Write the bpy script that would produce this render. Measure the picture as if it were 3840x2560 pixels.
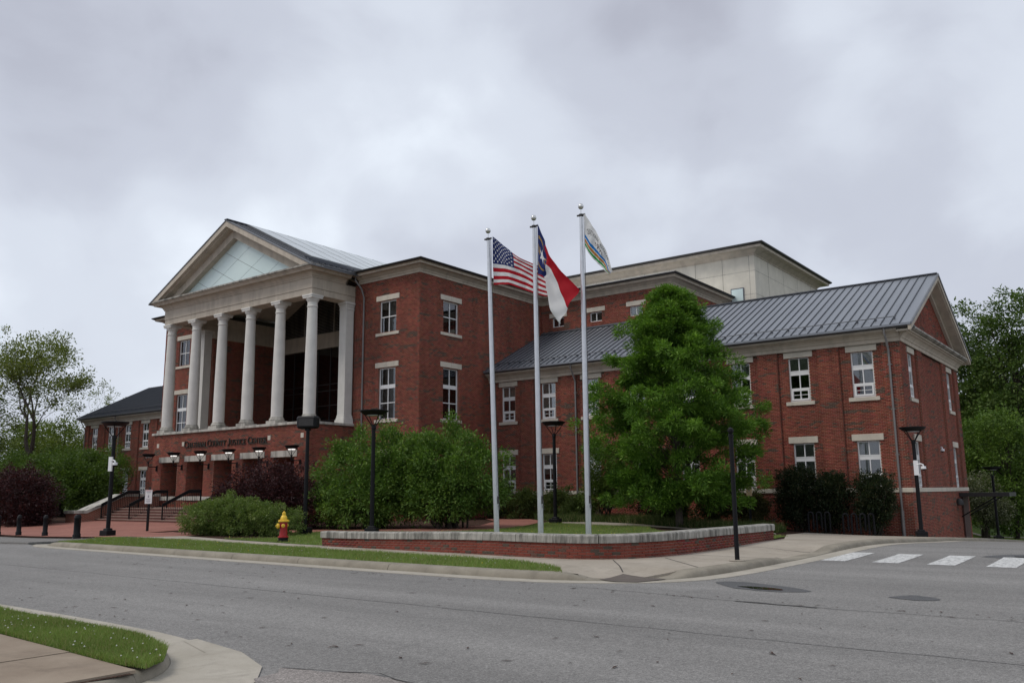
import bpy, bmesh, math, random
import numpy as np
from mathutils import Vector, Matrix

for o in list(bpy.data.objects):
    bpy.data.objects.remove(o, do_unlink=True)
scene = bpy.context.scene
COL = scene.collection
PI = math.pi

# ------------------------------------------------------------------ camera
def cam_matrix(yaw, pitch, roll, loc):
    f = Vector((-math.sin(yaw)*math.cos(pitch), math.cos(yaw)*math.cos(pitch), math.sin(pitch)))
    r0 = Vector((math.cos(yaw), math.sin(yaw), 0))
    u0 = r0.cross(f)
    r = r0*math.cos(roll) + u0*math.sin(roll)
    u = -r0*math.sin(roll) + u0*math.cos(roll)
    m = Matrix(((r.x, u.x, -f.x, loc[0]), (r.y, u.y, -f.y, loc[1]), (r.z, u.z, -f.z, loc[2]), (0, 0, 0, 1)))
    return m
cd = bpy.data.cameras.new('camera')
cd.sensor_fit = 'HORIZONTAL'; cd.sensor_width = 36.0
cd.lens = 3218.0/3840*36
cd.clip_start = 0.1; cd.clip_end = 2000
cam = bpy.data.objects.new('camera', cd); COL.objects.link(cam)
cam.matrix_world = cam_matrix(math.radians(37.0025), math.radians(9.9236), math.radians(-0.5234), (0, 0, 1.7))
scene.camera = cam

# ------------------------------------------------------------------ sky, sun, exposure
SUN_EL, SUN_AZ = math.radians(52), math.radians(215)     # azimuth clockwise from +Y
world = bpy.data.worlds.new('World'); scene.world = world
world.use_nodes = True
nt = world.node_tree; N = nt.nodes; L = nt.links
N.clear()
w_out = N.new('ShaderNodeOutputWorld'); w_bg = N.new('ShaderNodeBackground')
sky = N.new('ShaderNodeTexSky'); sky.sky_type = 'NISHITA'; sky.sun_disc = False
sky.sun_elevation = SUN_EL; sky.sun_rotation = SUN_AZ
tc = N.new('ShaderNodeTexCoord')
mp = N.new('ShaderNodeMapping'); mp.inputs['Scale'].default_value = (1.0, 1.0, 1.35); mp.inputs['Location'].default_value = (9.1, 1.2, 5.5)
L.new(tc.outputs['Generated'], mp.inputs['Vector'])
n1 = N.new('ShaderNodeTexNoise'); n1.inputs['Scale'].default_value = 2.1; n1.inputs['Detail'].default_value = 3; n1.inputs['Roughness'].default_value = 0.42; n1.inputs['Distortion'].default_value = 0.2
L.new(mp.outputs['Vector'], n1.inputs['Vector'])
n2 = N.new('ShaderNodeTexNoise'); n2.inputs['Scale'].default_value = 6.0; n2.inputs['Detail'].default_value = 7; n2.inputs['Roughness'].default_value = 0.5; n2.inputs['Distortion'].default_value = 0.25
L.new(mp.outputs['Vector'], n2.inputs['Vector'])
mxn = N.new('ShaderNodeMix'); mxn.data_type = 'FLOAT'; mxn.inputs[0].default_value = 0.22
L.new(n1.outputs['Fac'], mxn.inputs[2]); L.new(n2.outputs['Fac'], mxn.inputs[3])
ramp = N.new('ShaderNodeValToRGB'); ramp.color_ramp.interpolation = 'EASE'
el = ramp.color_ramp.elements
el[0].position = 0.36; el[0].color = (0.47, 0.49, 0.575, 1)
el[1].position = 0.66; el[1].color = (0.92, 0.99, 1.08, 1)
e = el.new(0.46); e.color = (0.595, 0.63, 0.725, 1)
e = el.new(0.55); e.color = (0.72, 0.77, 0.865, 1)
L.new(mxn.outputs[0], ramp.inputs['Fac'])
skm = N.new('ShaderNodeMix'); skm.data_type = 'RGBA'; skm.inputs[0].default_value = 0.96
sks = N.new('ShaderNodeMix'); sks.data_type = 'RGBA'; sks.blend_type = 'MULTIPLY'; sks.inputs[0].default_value = 1.0
sks.inputs[7].default_value = (0.1, 0.1, 0.1, 1)
L.new(sky.outputs['Color'], sks.inputs[6])
L.new(sks.outputs[2], skm.inputs[6]); L.new(ramp.outputs['Color'], skm.inputs[7])
L.new(skm.outputs[2], w_bg.inputs['Color'])
w_bg.inputs['Strength'].default_value = 1.0
L.new(w_bg.outputs['Background'], w_out.inputs['Surface'])

sd = bpy.data.lights.new('sun', 'SUN'); sd.energy = 1.5; sd.angle = math.radians(20); sd.color = (1.0, 0.94, 0.86)
sun = bpy.data.objects.new('sun', sd); COL.objects.link(sun)
sdir = Vector((math.sin(SUN_AZ)*math.cos(SUN_EL), math.cos(SUN_AZ)*math.cos(SUN_EL), math.sin(SUN_EL)))
sun.rotation_euler = sdir.to_track_quat('Z', 'Y').to_euler()
sun.location = (0, 0, 60)

vs = scene.view_settings
vs.view_transform = 'Standard'; vs.look = 'None'; vs.exposure = 0.0; vs.gamma = 1.0; vs.use_curve_mapping = False
scene.render.engine = 'CYCLES'

# ------------------------------------------------------------------ helpers
def S(t):
    t = min(1.0, max(0.0, t)); return t*t*(3-2*t)
def h(x, y):                                    # height of the site (pavement level)
    d = max(0.0, y-37)
    fall = min(1.75, .058*(d-3*(1-math.exp(-d/3))))      # the side street runs downhill past the wing
    return .12 + .10*S((y-21)/8) - .50*S((y-24)/18)*S((x+20)/10) - .17*S((-x-30)/12)*(1-S((y-21)/6)) - fall*S((x+19)/8)

def tag(o, label=None, cat=None, group=None, kind=None):
    if label: o['label'] = label
    if cat: o['category'] = cat
    if group: o['group'] = group
    if kind: o['kind'] = kind
    return o

class MB:
    def __init__(s): s.v = []; s.f = []; s.m = []; s.mi = 0
    def q(s, *pts):
        n = len(s.v); s.v += [tuple(p) for p in pts]; s.f.append(tuple(range(n, n+len(pts)))); s.m.append(s.mi)
    def box(s, x0, x1, y0, y1, z0, z1):
        n = len(s.v)
        s.v += [(x0,y0,z0),(x1,y0,z0),(x1,y1,z0),(x0,y1,z0),(x0,y0,z1),(x1,y0,z1),(x1,y1,z1),(x0,y1,z1)]
        for f in ((0,3,2,1),(4,5,6,7),(0,1,5,4),(1,2,6,5),(2,3,7,6),(3,0,4,7)):
            s.f.append(tuple(n+i for i in f)); s.m.append(s.mi)
    def bbox(s, x0, x1, y0, y1, z0, z1, b=.01):     # box with chamfered vertical and top edges
        p = [(x0+b,y0),(x1-b,y0),(x1,y0+b),(x1,y1-b),(x1-b,y1),(x0+b,y1),(x0,y1-b),(x0,y0+b)]
        cx, cy = (x0+x1)/2, (y0+y1)/2
        i = [(x-b*(1 if x > cx else -1)*.9, y-b*(1 if y > cy else -1)*.9) for x, y in p]
        r0 = [(x,y,z0) for x,y in p]; r1 = [(x,y,z1-b) for x,y in p]; r2 = [(x,y,z1) for x,y in i]
        s.loft([r0, r1, r2], cap=True)
    def loft(s, rings, closed=True, cap=False):
        n = len(s.v); k = len(rings[0])
        for r in rings: s.v += [tuple(p) for p in r]
        for a in range(len(rings)-1):
            for i in range(k if closed else k-1):
                j = (i+1) % k
                s.f.append((n+a*k+i, n+a*k+j, n+(a+1)*k+j, n+(a+1)*k+i)); s.m.append(s.mi)
        if cap:
            s.f.append(tuple(n+i for i in range(k-1,-1,-1))); s.m.append(s.mi)
            s.f.append(tuple(n+(len(rings)-1)*k+i for i in range(k))); s.m.append(s.mi)
    def lathe(s, prof, c=(0,0,0), n=16, cap=True):
        rings = [[(c[0]+r*math.cos(2*PI*i/n), c[1]+r*math.sin(2*PI*i/n), c[2]+z) for i in range(n)] for r, z in prof]
        s.loft(rings, True, cap)
    def tube(s, pts, rad, n=8, cap=True):
        pts = [Vector(p) for p in pts]
        if not hasattr(rad, '__len__'): rad = [rad]*len(pts)
        rings = []; up = None
        for i, p in enumerate(pts):
            t = (pts[min(i+1, len(pts)-1)] - pts[max(i-1, 0)]).normalized()
            if up is None: up = Vector((0,0,1)) if abs(t.z) < .9 else Vector((1,0,0))
            a = t.cross(up)
            if a.length < 1e-5: a = t.cross(Vector((0,1,0)))
            a.normalize(); b = a.cross(t).normalized(); up = b
            rings.append([p + rad[i]*(a*math.cos(2*PI*k/n) + b*math.sin(2*PI*k/n)) for k in range(n)])
        s.loft(rings, True, cap)
    def bar(s, p, q, w, hgt):                         # rectangular bar, hgt measured towards +Z
        p, q = Vector(p), Vector(q); t = (q-p).normalized()
        a = t.cross(Vector((0,0,1)))
        if a.length < 1e-4: a = Vector((1,0,0))
        a.normalize(); b = a.cross(t).normalized()
        a *= w/2; b *= hgt/2
        s.loft([[c-a-b, c+a-b, c+a+b, c-a+b] for c in (p, q)], True, True)
    def prism(s, poly, y0, y1):                       # polygon in XZ extruded along Y
        s.loft([[(x,y0,z) for x,z in poly], [(x,y1,z) for x,z in poly]], True, True)
    def zprism(s, poly, z0, z1):
        s.loft([[(x,y,z0) for x,y in poly], [(x,y,z1) for x,y in poly]], True, True)
    def sweep(s, path, prof, zf=None, side=1, capends=True):
        # profile points (out, z); out is measured to the right of the walking direction (side=1)
        P = [Vector((a, b, 0)) for a, b in path]; nn = []
        for i in range(len(P)):
            d0 = (P[i]-P[i-1]).normalized() if i else None
            d1 = (P[i+1]-P[i]).normalized() if i < len(P)-1 else None
            if d0 is None: d0 = d1
            if d1 is None: d1 = d0
            m0 = Vector((d0.y, -d0.x, 0))*side; m1 = Vector((d1.y, -d1.x, 0))*side
            m = (m0+m1); m.normalize(); nn.append(m/max(.35, m.dot(m0)))
        rings = []
        for i, p in enumerate(P):
            rings.append([(p.x+nn[i].x*o, p.y+nn[i].y*o, (z if zf is None else zf(p.x+nn[i].x*o, p.y+nn[i].y*o, z, i))) for o, z in prof])
        s.loft(rings, True, capends)
    def mesh(s, name, mats, smooth=False):
        me = bpy.data.meshes.new(name)
        me.from_pydata(s.v, [], s.f)
        if not isinstance(mats, (list, tuple)): mats = [mats]
        for m in mats: me.materials.append(m)
        if len(mats) > 1: me.polygons.foreach_set('material_index', s.m)
        bm = bmesh.new(); bm.from_mesh(me); bmesh.ops.recalc_face_normals(bm, faces=bm.faces); bm.to_mesh(me); bm.free()
        if smooth: me.polygons.foreach_set('use_smooth', [True]*len(me.polygons)); 
        if smooth: me.set_sharp_from_angle(angle=math.radians(40))
        me.update(); return me

ORG = {}
def link(name, me, parent=None, loc=(0,0,0), rotz=0):
    o = bpy.data.objects.new(name, me); COL.objects.link(o)
    loc = Vector(loc)
    if parent is not None:
        o.parent = parent; loc = loc - ORG.get(parent.name, Vector((0,0,0)))
    o.location = loc; o.rotation_euler = (0, 0, rotz)
    return o
def part(name, mb, mats, parent, loc=(0,0,0), rotz=0, smooth=False):
    me = mb.mesh(name, mats, smooth) if isinstance(mb, MB) else mb
    return link(name, me, parent, loc, rotz)
def sub(name, mb, mats, parent, loc=(0,0,0), smooth=False):  # child in the parent's own frame
    me = mb.mesh(name, mats, smooth) if isinstance(mb, MB) else mb
    o = bpy.data.objects.new(name, me); COL.objects.link(o); o.parent = parent; o.location = loc; return o
def thing(name, label, cat, loc=(0,0,0), rotz=0, group=None, world=False):
    o = bpy.data.objects.new(name, None); COL.objects.link(o); o.empty_display_size = .3
    o.location = loc; o.rotation_euler = (0,0,rotz)
    if world: ORG[o.name] = Vector(loc)        # children given in world coordinates
    return tag(o, label, cat, group)
def copy_tree(src, parent=None):
    c = src.copy(); COL.objects.link(c); c.parent = parent
    for ch in src.children: copy_tree(ch, c)
    return c
def np_mesh(name, V, F, mat, col=None, smooth=False):
    V = np.asarray(V, np.float32); F = np.asarray(F, np.int32); k = F.shape[1]
    me = bpy.data.meshes.new(name)
    me.vertices.add(len(V)); me.vertices.foreach_set('co', V.ravel())
    me.loops.add(F.size); me.loops.foreach_set('vertex_index', F.ravel())
    me.polygons.add(len(F)); me.polygons.foreach_set('loop_start', np.arange(0, F.size, k, dtype=np.int32))
    me.polygons.foreach_set('loop_total', np.full(len(F), k, np.int32))
    if smooth: me.polygons.foreach_set('use_smooth', np.ones(len(F), bool))
    if col is not None:
        a = me.attributes.new('col', 'FLOAT_COLOR', 'FACE')
        c4 = np.ones((len(F), 4), np.float32); c4[:, :3] = col; a.data.foreach_set('color', c4.ravel())
    me.materials.append(mat); me.update(calc_edges=True); me.validate()
    return me

# ------------------------------------------------------------------ materials
class NG:
    def __init__(s, name):
        s.m = bpy.data.materials.new(name); s.m.use_nodes = True; s.t = s.m.node_tree
        s.b = s.t.nodes['Principled BSDF']; s.o = s.t.nodes['Material Output']
    def n(s, typ, **kw):
        x = s.t.nodes.new(typ)
        for k, v in kw.items():
            if k in x.inputs: x.inputs[k].default_value = v
            else: setattr(x, k, v)
        return x
    def l(s, a, b): s.t.links.new(a, b)
    def pos(s, scale=(1,1,1)):
        g = s.n('ShaderNodeNewGeometry'); m = s.n('ShaderNodeMapping', Scale=scale); s.l(g.outputs['Position'], m.inputs['Vector']); return m.outputs['Vector']
    def noise(s, scale, detail=3, rough=.5, vec=None, dist=0):
        x = s.n('ShaderNodeTexNoise', Scale=scale, Detail=detail, Roughness=rough, Distortion=dist)
        s.l(vec if vec is not None else s.pos(), x.inputs['Vector']); return x.outputs['Fac']
    def ramp(s, fac, stops):
        r = s.n('ShaderNodeValToRGB'); e = r.color_ramp.elements
        e[0].position, e[0].color = stops[0][0], (*stops[0][1], 1); e[1].position, e[1].color = stops[-1][0], (*stops[-1][1], 1)
        for p, c in stops[1:-1]:
            k = e.new(p); k.color = (*c, 1)
        s.l(fac, r.inputs['Fac']); return r.outputs['Color']
    def mix(s, a, b, fac, mode='MIX'):
        x = s.n('ShaderNodeMix'); x.data_type = 'RGBA'; x.blend_type = mode
        for i, v in ((0, fac), (6, a), (7, b)):
            if hasattr(v, 'is_linked') or isinstance(v, bpy.types.NodeSocket): s.l(v, x.inputs[i])
            elif i == 0: x.inputs[0].default_value = v
            else: x.inputs[i].default_value = (*v, 1)
        return x.outputs[2]
    def bump(s, hgt, strength=.3, dist=.01):
        b = s.n('ShaderNodeBump', Strength=strength, Distance=dist); s.l(hgt, b.inputs['Height']); s.l(b.outputs['Normal'], s.b.inputs['Normal'])
    def base(s, c):
        if isinstance(c, bpy.types.NodeSocket): s.l(c, s.b.inputs['Base Color'])
        else: s.b.inputs['Base Color'].default_value = (*c, 1)
    def set(s, rough=.7, metal=0, spec=.5):
        s.b.inputs['Roughness'].default_value = rough; s.b.inputs['Metallic'].default_value = metal
        s.b.inputs['Specular IOR Level'].default_value = spec; return s
def gray(v): return (v, v, v)
def simple(name, col, rough=.6, metal=0, var=.12, scale=3.0, bump=0, spec=.5, fine=40):
    g = NG(name).set(rough, metal, spec)
    f = g.noise(scale, 5, .6)
    c = g.ramp(f, [(.3, tuple(x*(1-var) for x in col)), (.7, tuple(min(1, x*(1+var)) for x in col))])
    g.base(c)
    if bump: g.bump(g.noise(fine, 4), bump, .01)
    return g.m

def m_stone(name, col, stain=.35, fine=.5):
    g = NG(name).set(.8, 0, .3)
    a = g.ramp(g.noise(1.3, 6, .65), [(.3, tuple(x*.9 for x in col)), (.7, tuple(x*1.07 for x in col))])
    st = g.ramp(g.noise(1.0, 5, .6, g.pos((2.2, 2.2, .35))), [(.46, gray(1)), (.62, gray(1-stain))])
    c = g.mix(a, st, 1.0, 'MULTIPLY')
    sp = g.ramp(g.noise(60, 2, .7), [(.3, gray(.93)), (.7, gray(1.05))])
    g.base(g.mix(c, sp, 1.0, 'MULTIPLY')); g.bump(g.noise(50, 3), .15, .004)
    return g.m
M = {}
M['trim'] = m_stone('painted_cornice', (.50, .44, .36), .16)
M['ledge'] = m_stone('stained_ledge', (.36, .34, .30), .55)
M['limestone'] = m_stone('cast_stone', (.57, .52, .435), .12)
M['weathered'] = m_stone('weathered_cast_stone', (.47, .45, .40), .45)
M['column'] = m_stone('column_paint', (.66, .645, .60), .05)
M['stucco'] = m_stone('cream_panel', (.62, .585, .50), .06)
M['concrete'] = None
def m_concrete(name, a, b, scale=.7, crack=True):
    g = NG(name).set(.9, 0, .25)
    c = g.ramp(g.noise(scale, 7, .62), [(.28, a), (.72, b)])
    sp = g.ramp(g.noise(140, 2, .8), [(.3, gray(.86)), (.7, gray(1.1))])
    c = g.mix(c, sp, 1.0, 'MULTIPLY')
    dirt = g.ramp(g.noise(2.3, 6, .7, None, 1.2), [(.5, gray(1)), (.72, gray(.74))])
    g.base(g.mix(c, dirt, .8, 'MULTIPLY')); g.bump(g.noise(120, 3), .2, .004)
    return g.m
M['concrete'] = m_concrete('sidewalk_concrete', (.30, .262, .21), (.40, .355, .295))
M['oldconcrete'] = m_concrete('old_brown_concrete', (.22, .17, .125), (.33, .27, .205), 1.1)
M['gutterpan'] = m_concrete('gutter_concrete', (.33, .30, .245), (.43, .395, .335), 1.2)
M['kerb'] = m_concrete('kerb_concrete', (.20, .178, .14), (.31, .28, .225), 1.4)
def m_asphalt(name, lo, hi, rough=.88, spk=(.55, 1.6)):
    g = NG(name).set(rough, 0, .35)
    big = g.noise(.22, 5, .55, g.pos((.5, 1.6, 1)))
    c = g.ramp(big, [(.3, lo), (.7, hi)])
    v = g.n('ShaderNodeTexVoronoi', Scale=95.0); g.l(g.pos(), v.inputs['Vector'])
    sp = g.ramp(v.outputs['Color'], [(.1, gray(spk[0])), (.55, gray(1.0)), (.95, gray(spk[1]))])
    v2 = g.n('ShaderNodeTexVoronoi', Scale=34.0); g.l(g.pos(), v2.inputs['Vector'])
    sp2 = g.ramp(v2.outputs['Color'], [(.1, gray(.84)), (.9, gray(1.16))])
    c = g.mix(c, sp, .8, 'MULTIPLY'); c = g.mix(c, sp2, 1.0, 'MULTIPLY')
    tr = g.mix(g.ramp(g.noise(1.0, 4, .6, g.pos((.05, .85, 1))), [(.35, gray(.86)), (.65, gray(1.08))]), g.ramp(g.noise(.9, 6, .7, None, .8), [(.55, gray(1)), (.74, gray(.84))]), 1.0, 'MULTIPLY')
    g.base(g.mix(c, tr, 1.0, 'MULTIPLY'))
    g.bump(g.noise(160, 3, .7), .5, .006)
    return g.m
M['asphalt'] = m_asphalt('worn_asphalt', (.185, .178, .168), (.232, .224, .212))
M['patch'] = m_asphalt('pinkish_worn_patch', (.205, .185, .170), (.30, .27, .25), .92, (.5, 1.7))
M['wet'] = m_asphalt('damp_asphalt', (.075, .075, .075), (.10, .10, .10), .6)
g = NG('puddle_water').set(.03, 0, .6); g.base((.03, .028, .025)); M['puddle'] = g.m
g = NG('road_paint').set(.75)
wr = g.ramp(g.noise(9, 8, .75), [(.40, (.24, .24, .235)), (.52, (.58, .58, .56)), (.8, (.70, .70, .68))]); g.base(wr); M['roadpaint'] = g.m
def m_redpave(name, col):
    g = NG(name).set(.85, 0, .25)
    br = g.n('ShaderNodeTexBrick', Scale=1.0); br.offset = .5
    br.inputs['Brick Width'].default_value = .2; br.inputs['Row Height'].default_value = .1; br.inputs['Mortar Size'].default_value = .004
    br.inputs['Color1'].default_value = (*[c*.9 for c in col], 1); br.inputs['Color2'].default_value = (*[c*1.08 for c in col], 1); br.inputs['Mortar'].default_value = (*[c*.8 for c in col], 1)
    g.l(g.pos(), br.inputs['Vector'])
    d = g.ramp(g.noise(.6, 6, .6), [(.3, gray(.82)), (.7, gray(1.1))])
    g.base(g.mix(br.outputs['Color'], d, 1.0, 'MULTIPLY')); g.bump(g.noise(90, 3), .2, .004); return g.m
M['plaza'] = m_redpave('red_pavers', (.30, .13, .098))
M['pad'] = m_redpave('dark_tactile_pavers', (.125, .105, .09))
def m_soil(name, a, b):
    g = NG(name).set(.95, 0, .15)
    v = g.n('ShaderNodeTexVoronoi', Scale=26.0); g.l(g.pos((1, 1.7, 1)), v.inputs['Vector'])
    c = g.ramp(v.outputs['Color'], [(.1, a), (.9, b)]); g.base(c); g.bump(v.outputs['Distance'], .8, .03); return g.m
M['mulch'] = m_soil('dark_mulch', (.028, .016, .012), (.10, .056, .040))
def m_turf(name, a, b, cc):
    g = NG(name).set(.95, 0, .1)
    c = g.ramp(g.noise(14, 6, .7), [(.3, a), (.5, b), (.72, cc)])
    d = g.ramp(g.noise(.8, 4, .6), [(.3, gray(.8)), (.7, gray(1.15))])
    g.base(g.mix(c, d, 1.0, 'MULTIPLY')); g.bump(g.noise(70, 4), .8, .03); return g.m
M['turf'] = m_turf('turf', (.07, .115, .026), (.11, .175, .042), (.155, .21, .065))
M['ground'] = m_turf('rough_ground', (.035, .05, .018), (.05, .075, .025), (.08, .09, .04))
M['black'] = simple('black_powder_coat', (.008, .008, .0095), .5, 0, .2, 6, 0, .18)
M['darkmetal'] = simple('dark_bronze_metal', (.03, .028, .027), .5, .2, .2, 6)
M['alu'] = simple('brushed_aluminium', (.62, .63, .645), .36, .85, .06, 5)
M['ball'] = simple('silver_ball', (.62, .62, .60), .22, .9, .05, 5)
M['white'] = simple('white_window_paint', (.74, .74, .73), .4, 0, .04, 4)
M['gutter'] = simple('grey_gutter', (.13, .135, .145), .45, .4, .15, 3)
M['downpipe'] = simple('grey_downpipe', (.21, .20, .195), .5, .3, .12, 3)
g = NG('standing_seam_metal').set(.42, .55, .5)
c = g.ramp(g.noise(.5, 4, .55, g.pos((2.5, .4, .4))), [(.3, (.205, .22, .245)), (.7, (.25, .265, .29))]); g.base(c); M['roof'] = g.m
M['seam'] = simple('seam_metal', (.07, .076, .088), .45, .4, .1, 3)
M['roofdark'] = simple('dark_seam_roof', (.045, .05, .057), .5, .4, .12, 2)
M['membrane'] = simple('white_roof_edge', (.70, .71, .72), .5, .2, .05, 3)
M['mortar'] = simple('mortar', (.40, .30, .225), .95, 0, .12, 8, .2)
M['wallmortar'] = simple('wall_mortar', (.36, .29, .235), .95, 0, .15, 8, .2)
def m_brickattr(name, objrand=False):
    g = NG(name).set(.85, 0, .25)
    if objrand:
        oi = g.n('ShaderNodeObjectInfo')
        col = g.ramp(oi.outputs['Random'], [(0, (.160, .041, .028)), (.3, (.220, .053, .034)), (.6, (.185, .046, .031)), (.86, (.235, .060, .040)), (.93, (.095, .070, .052)), (1, (.085, .066, .05))])
    else:
        a = g.n('ShaderNodeAttribute'); a.attribute_name = 'col'; col = a.outputs['Color']
    d = g.mix(g.ramp(g.noise(.35, 5, .65), [(.3, gray(.80)), (.7, gray(1.16))]), g.ramp(g.noise(1.0, 4, .6, g.pos((1.6, 1.6, .12))), [(.40, gray(.84)), (.6, gray(1.06))]), 1.0, 'MULTIPLY')
    f = g.ramp(g.noise(55, 3, .7), [(.3, gray(.85)), (.7, gray(1.14))])
    c = g.mix(col, d, 1.0, 'MULTIPLY'); g.base(g.mix(c, f, 1.0, 'MULTIPLY')); g.bump(g.noise(120, 3), .3, .003); return g.m
M['brick'] = m_brickattr('brick_faces'); M['brickone'] = m_brickattr('single_brick', True)
g = NG('brick_far').set(.88, 0, .2)                        # walls too deep in the building to tell bricks apart
br = g.n('ShaderNodeTexBrick', Scale=1.0); br.inputs['Brick Width'].default_value = .203; br.inputs['Row Height'].default_value = .0677; br.inputs['Mortar Size'].default_value = .009
br.inputs['Color1'].default_value = (.165, .042, .028, 1); br.inputs['Color2'].default_value = (.25, .060, .040, 1); br.inputs['Mortar'].default_value = (.36, .27, .20, 1)
ge = g.n('ShaderNodeNewGeometry'); sx = g.n('ShaderNodeSeparateXYZ'); g.l(ge.outputs['Position'], sx.inputs[0])
ad = g.n('ShaderNodeMath', operation='ADD'); g.l(sx.outputs[0], ad.inputs[0]); g.l(sx.outputs[1], ad.inputs[1])
cx = g.n('ShaderNodeCombineXYZ'); g.l(ad.outputs[0], cx.inputs[0]); g.l(sx.outputs[2], cx.inputs[1]); g.l(cx.outputs[0], br.inputs['Vector'])
g.base(br.outputs['Color']); M['brickfar'] = g.m

def m_glass(name, tint, base_refl=.08):
    g = NG(name); t = g.t
    t.nodes.remove(g.b)
    tr = g.n('ShaderNodeBsdfTransparent', Color=(*tint, 1)); gl = g.n('ShaderNodeBsdfGlossy', Roughness=.02, Color=(.95, .97, 1, 1))
    fr = g.n('ShaderNodeFresnel', IOR=1.6); mx = g.n('ShaderNodeMixShader')
    ad = g.n('ShaderNodeMath', operation='ADD'); ad.inputs[1].default_value = base_refl; ad.use_clamp = True
    g.l(fr.outputs[0], ad.inputs[0]); g.l(ad.outputs[0], mx.inputs[0]); g.l(tr.outputs[0], mx.inputs[1]); g.l(gl.outputs[0], mx.inputs[2]); g.l(mx.outputs[0], g.o.inputs['Surface']); return g.m
M['glass'] = m_glass('window_glass', (.72, .75, .74)); M['glassdark'] = m_glass('tinted_glass', (.25, .28, .30), .07)
M['room'] = simple('dim_room', (.028, .028, .03), .9, 0, .1, 1)
M['blind'] = simple('beige_blind', (.50, .48, .42), .9, 0, .06, 2)
g = NG('pale_glass_painted_light').set(.12, 0, .6); g.base(g.ramp(g.noise(.4, 2), [(.3, (.58, .70, .685)), (.7, (.64, .755, .735))])); M['glasslit'] = g.m  # pale glass with backlight and sky reflection put into its base colour
g = NG('skylight_glass').set(.10, 0, .5); g.base((.24, .275, .272)); M['skylight'] = g.m
g = NG('led_panel').set(.5); g.base((.9, .9, .88)); g.b.inputs['Emission Color'].default_value = (1, .97, .92, 1); g.b.inputs['Emission Strength'].default_value = 1.1; M['led'] = g.m
M['lens'] = simple('grey_lens', (.45, .45, .45), .3, 0, .05, 3)
M['bronze'] = simple('bronze_letters', (.045, .038, .028), .5, .5, .2, 9)
M['hred'] = simple('hydrant_red', (.33, .012, .014), .38, 0, .12, 8)
M['hyel'] = simple('hydrant_yellow', (.72, .47, .035), .42, 0, .16, 12)
M['signwhite'] = simple('sign_white', (.75, .75, .74), .5, 0, .03, 5)
M['signred'] = simple('sign_red', (.5, .05, .05), .5); M['signgrey'] = simple('sign_grey_print', (.32, .32, .34), .6)
M['signtan'] = simple('sign_tan', (.62, .46, .27), .6, 0, .08, 6)
M['plastic'] = simple('camera_white', (.78, .78, .78), .4, 0, .04, 5)
M['steps'] = m_concrete('stair_treads', (.19, .125, .10), (.27, .19, .155), 1.5)
M['stepbrick'] = simple('stair_risers', (.13, .05, .04), .9, 0, .25, 12)
M['bark'] = simple('bark', (.085, .072, .060), .95, 0, .3, 7, .7, .2, 18)
M['barkdark'] = simple('dark_bark', (.045, .037, .030), .95, 0, .3, 7, .7, .2, 18)
M['rope'] = simple('halyard_rope', (.08, .08, .085), .8)
def m_leaf(name, trans=.35, rough=.55, spec=.25):
    g = NG(name).set(rough, 0, spec)
    a = g.n('ShaderNodeAttribute'); a.attribute_name = 'col'
    g.base(a.outputs['Color'])
    tl = g.n('ShaderNodeBsdfTranslucent'); g.l(g.mix(a.outputs['Color'], (.9, 1.0, .45), 1.0, 'MULTIPLY'), tl.inputs['Color'])
    mx = g.n('ShaderNodeMixShader', Fac=trans); g.l(g.b.outputs[0], mx.inputs[1]); g.l(tl.outputs[0], mx.inputs[2]); g.l(mx.outputs[0], g.o.inputs['Surface']); return g.m
M['leaf'] = m_leaf('leaves'); M['leafpurple'] = m_leaf('purple_leaves', .2); M['grass'] = m_leaf('grass_blades', .3, .6)
g = NG('flag_cloth').set(.75, 0, .2); a = g.n('ShaderNodeAttribute'); a.attribute_name = 'col'; g.base(a.outputs['Color'])
tl = g.n('ShaderNodeBsdfTranslucent'); g.l(a.outputs['Color'], tl.inputs['Color']); mx = g.n('ShaderNodeMixShader', Fac=.4)
g.l(g.b.outputs[0], mx.inputs[1]); g.l(tl.outputs[0], mx.inputs[2]); g.l(mx.outputs[0], g.o.inputs['Surface']); M['flag'] = g.m

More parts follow.
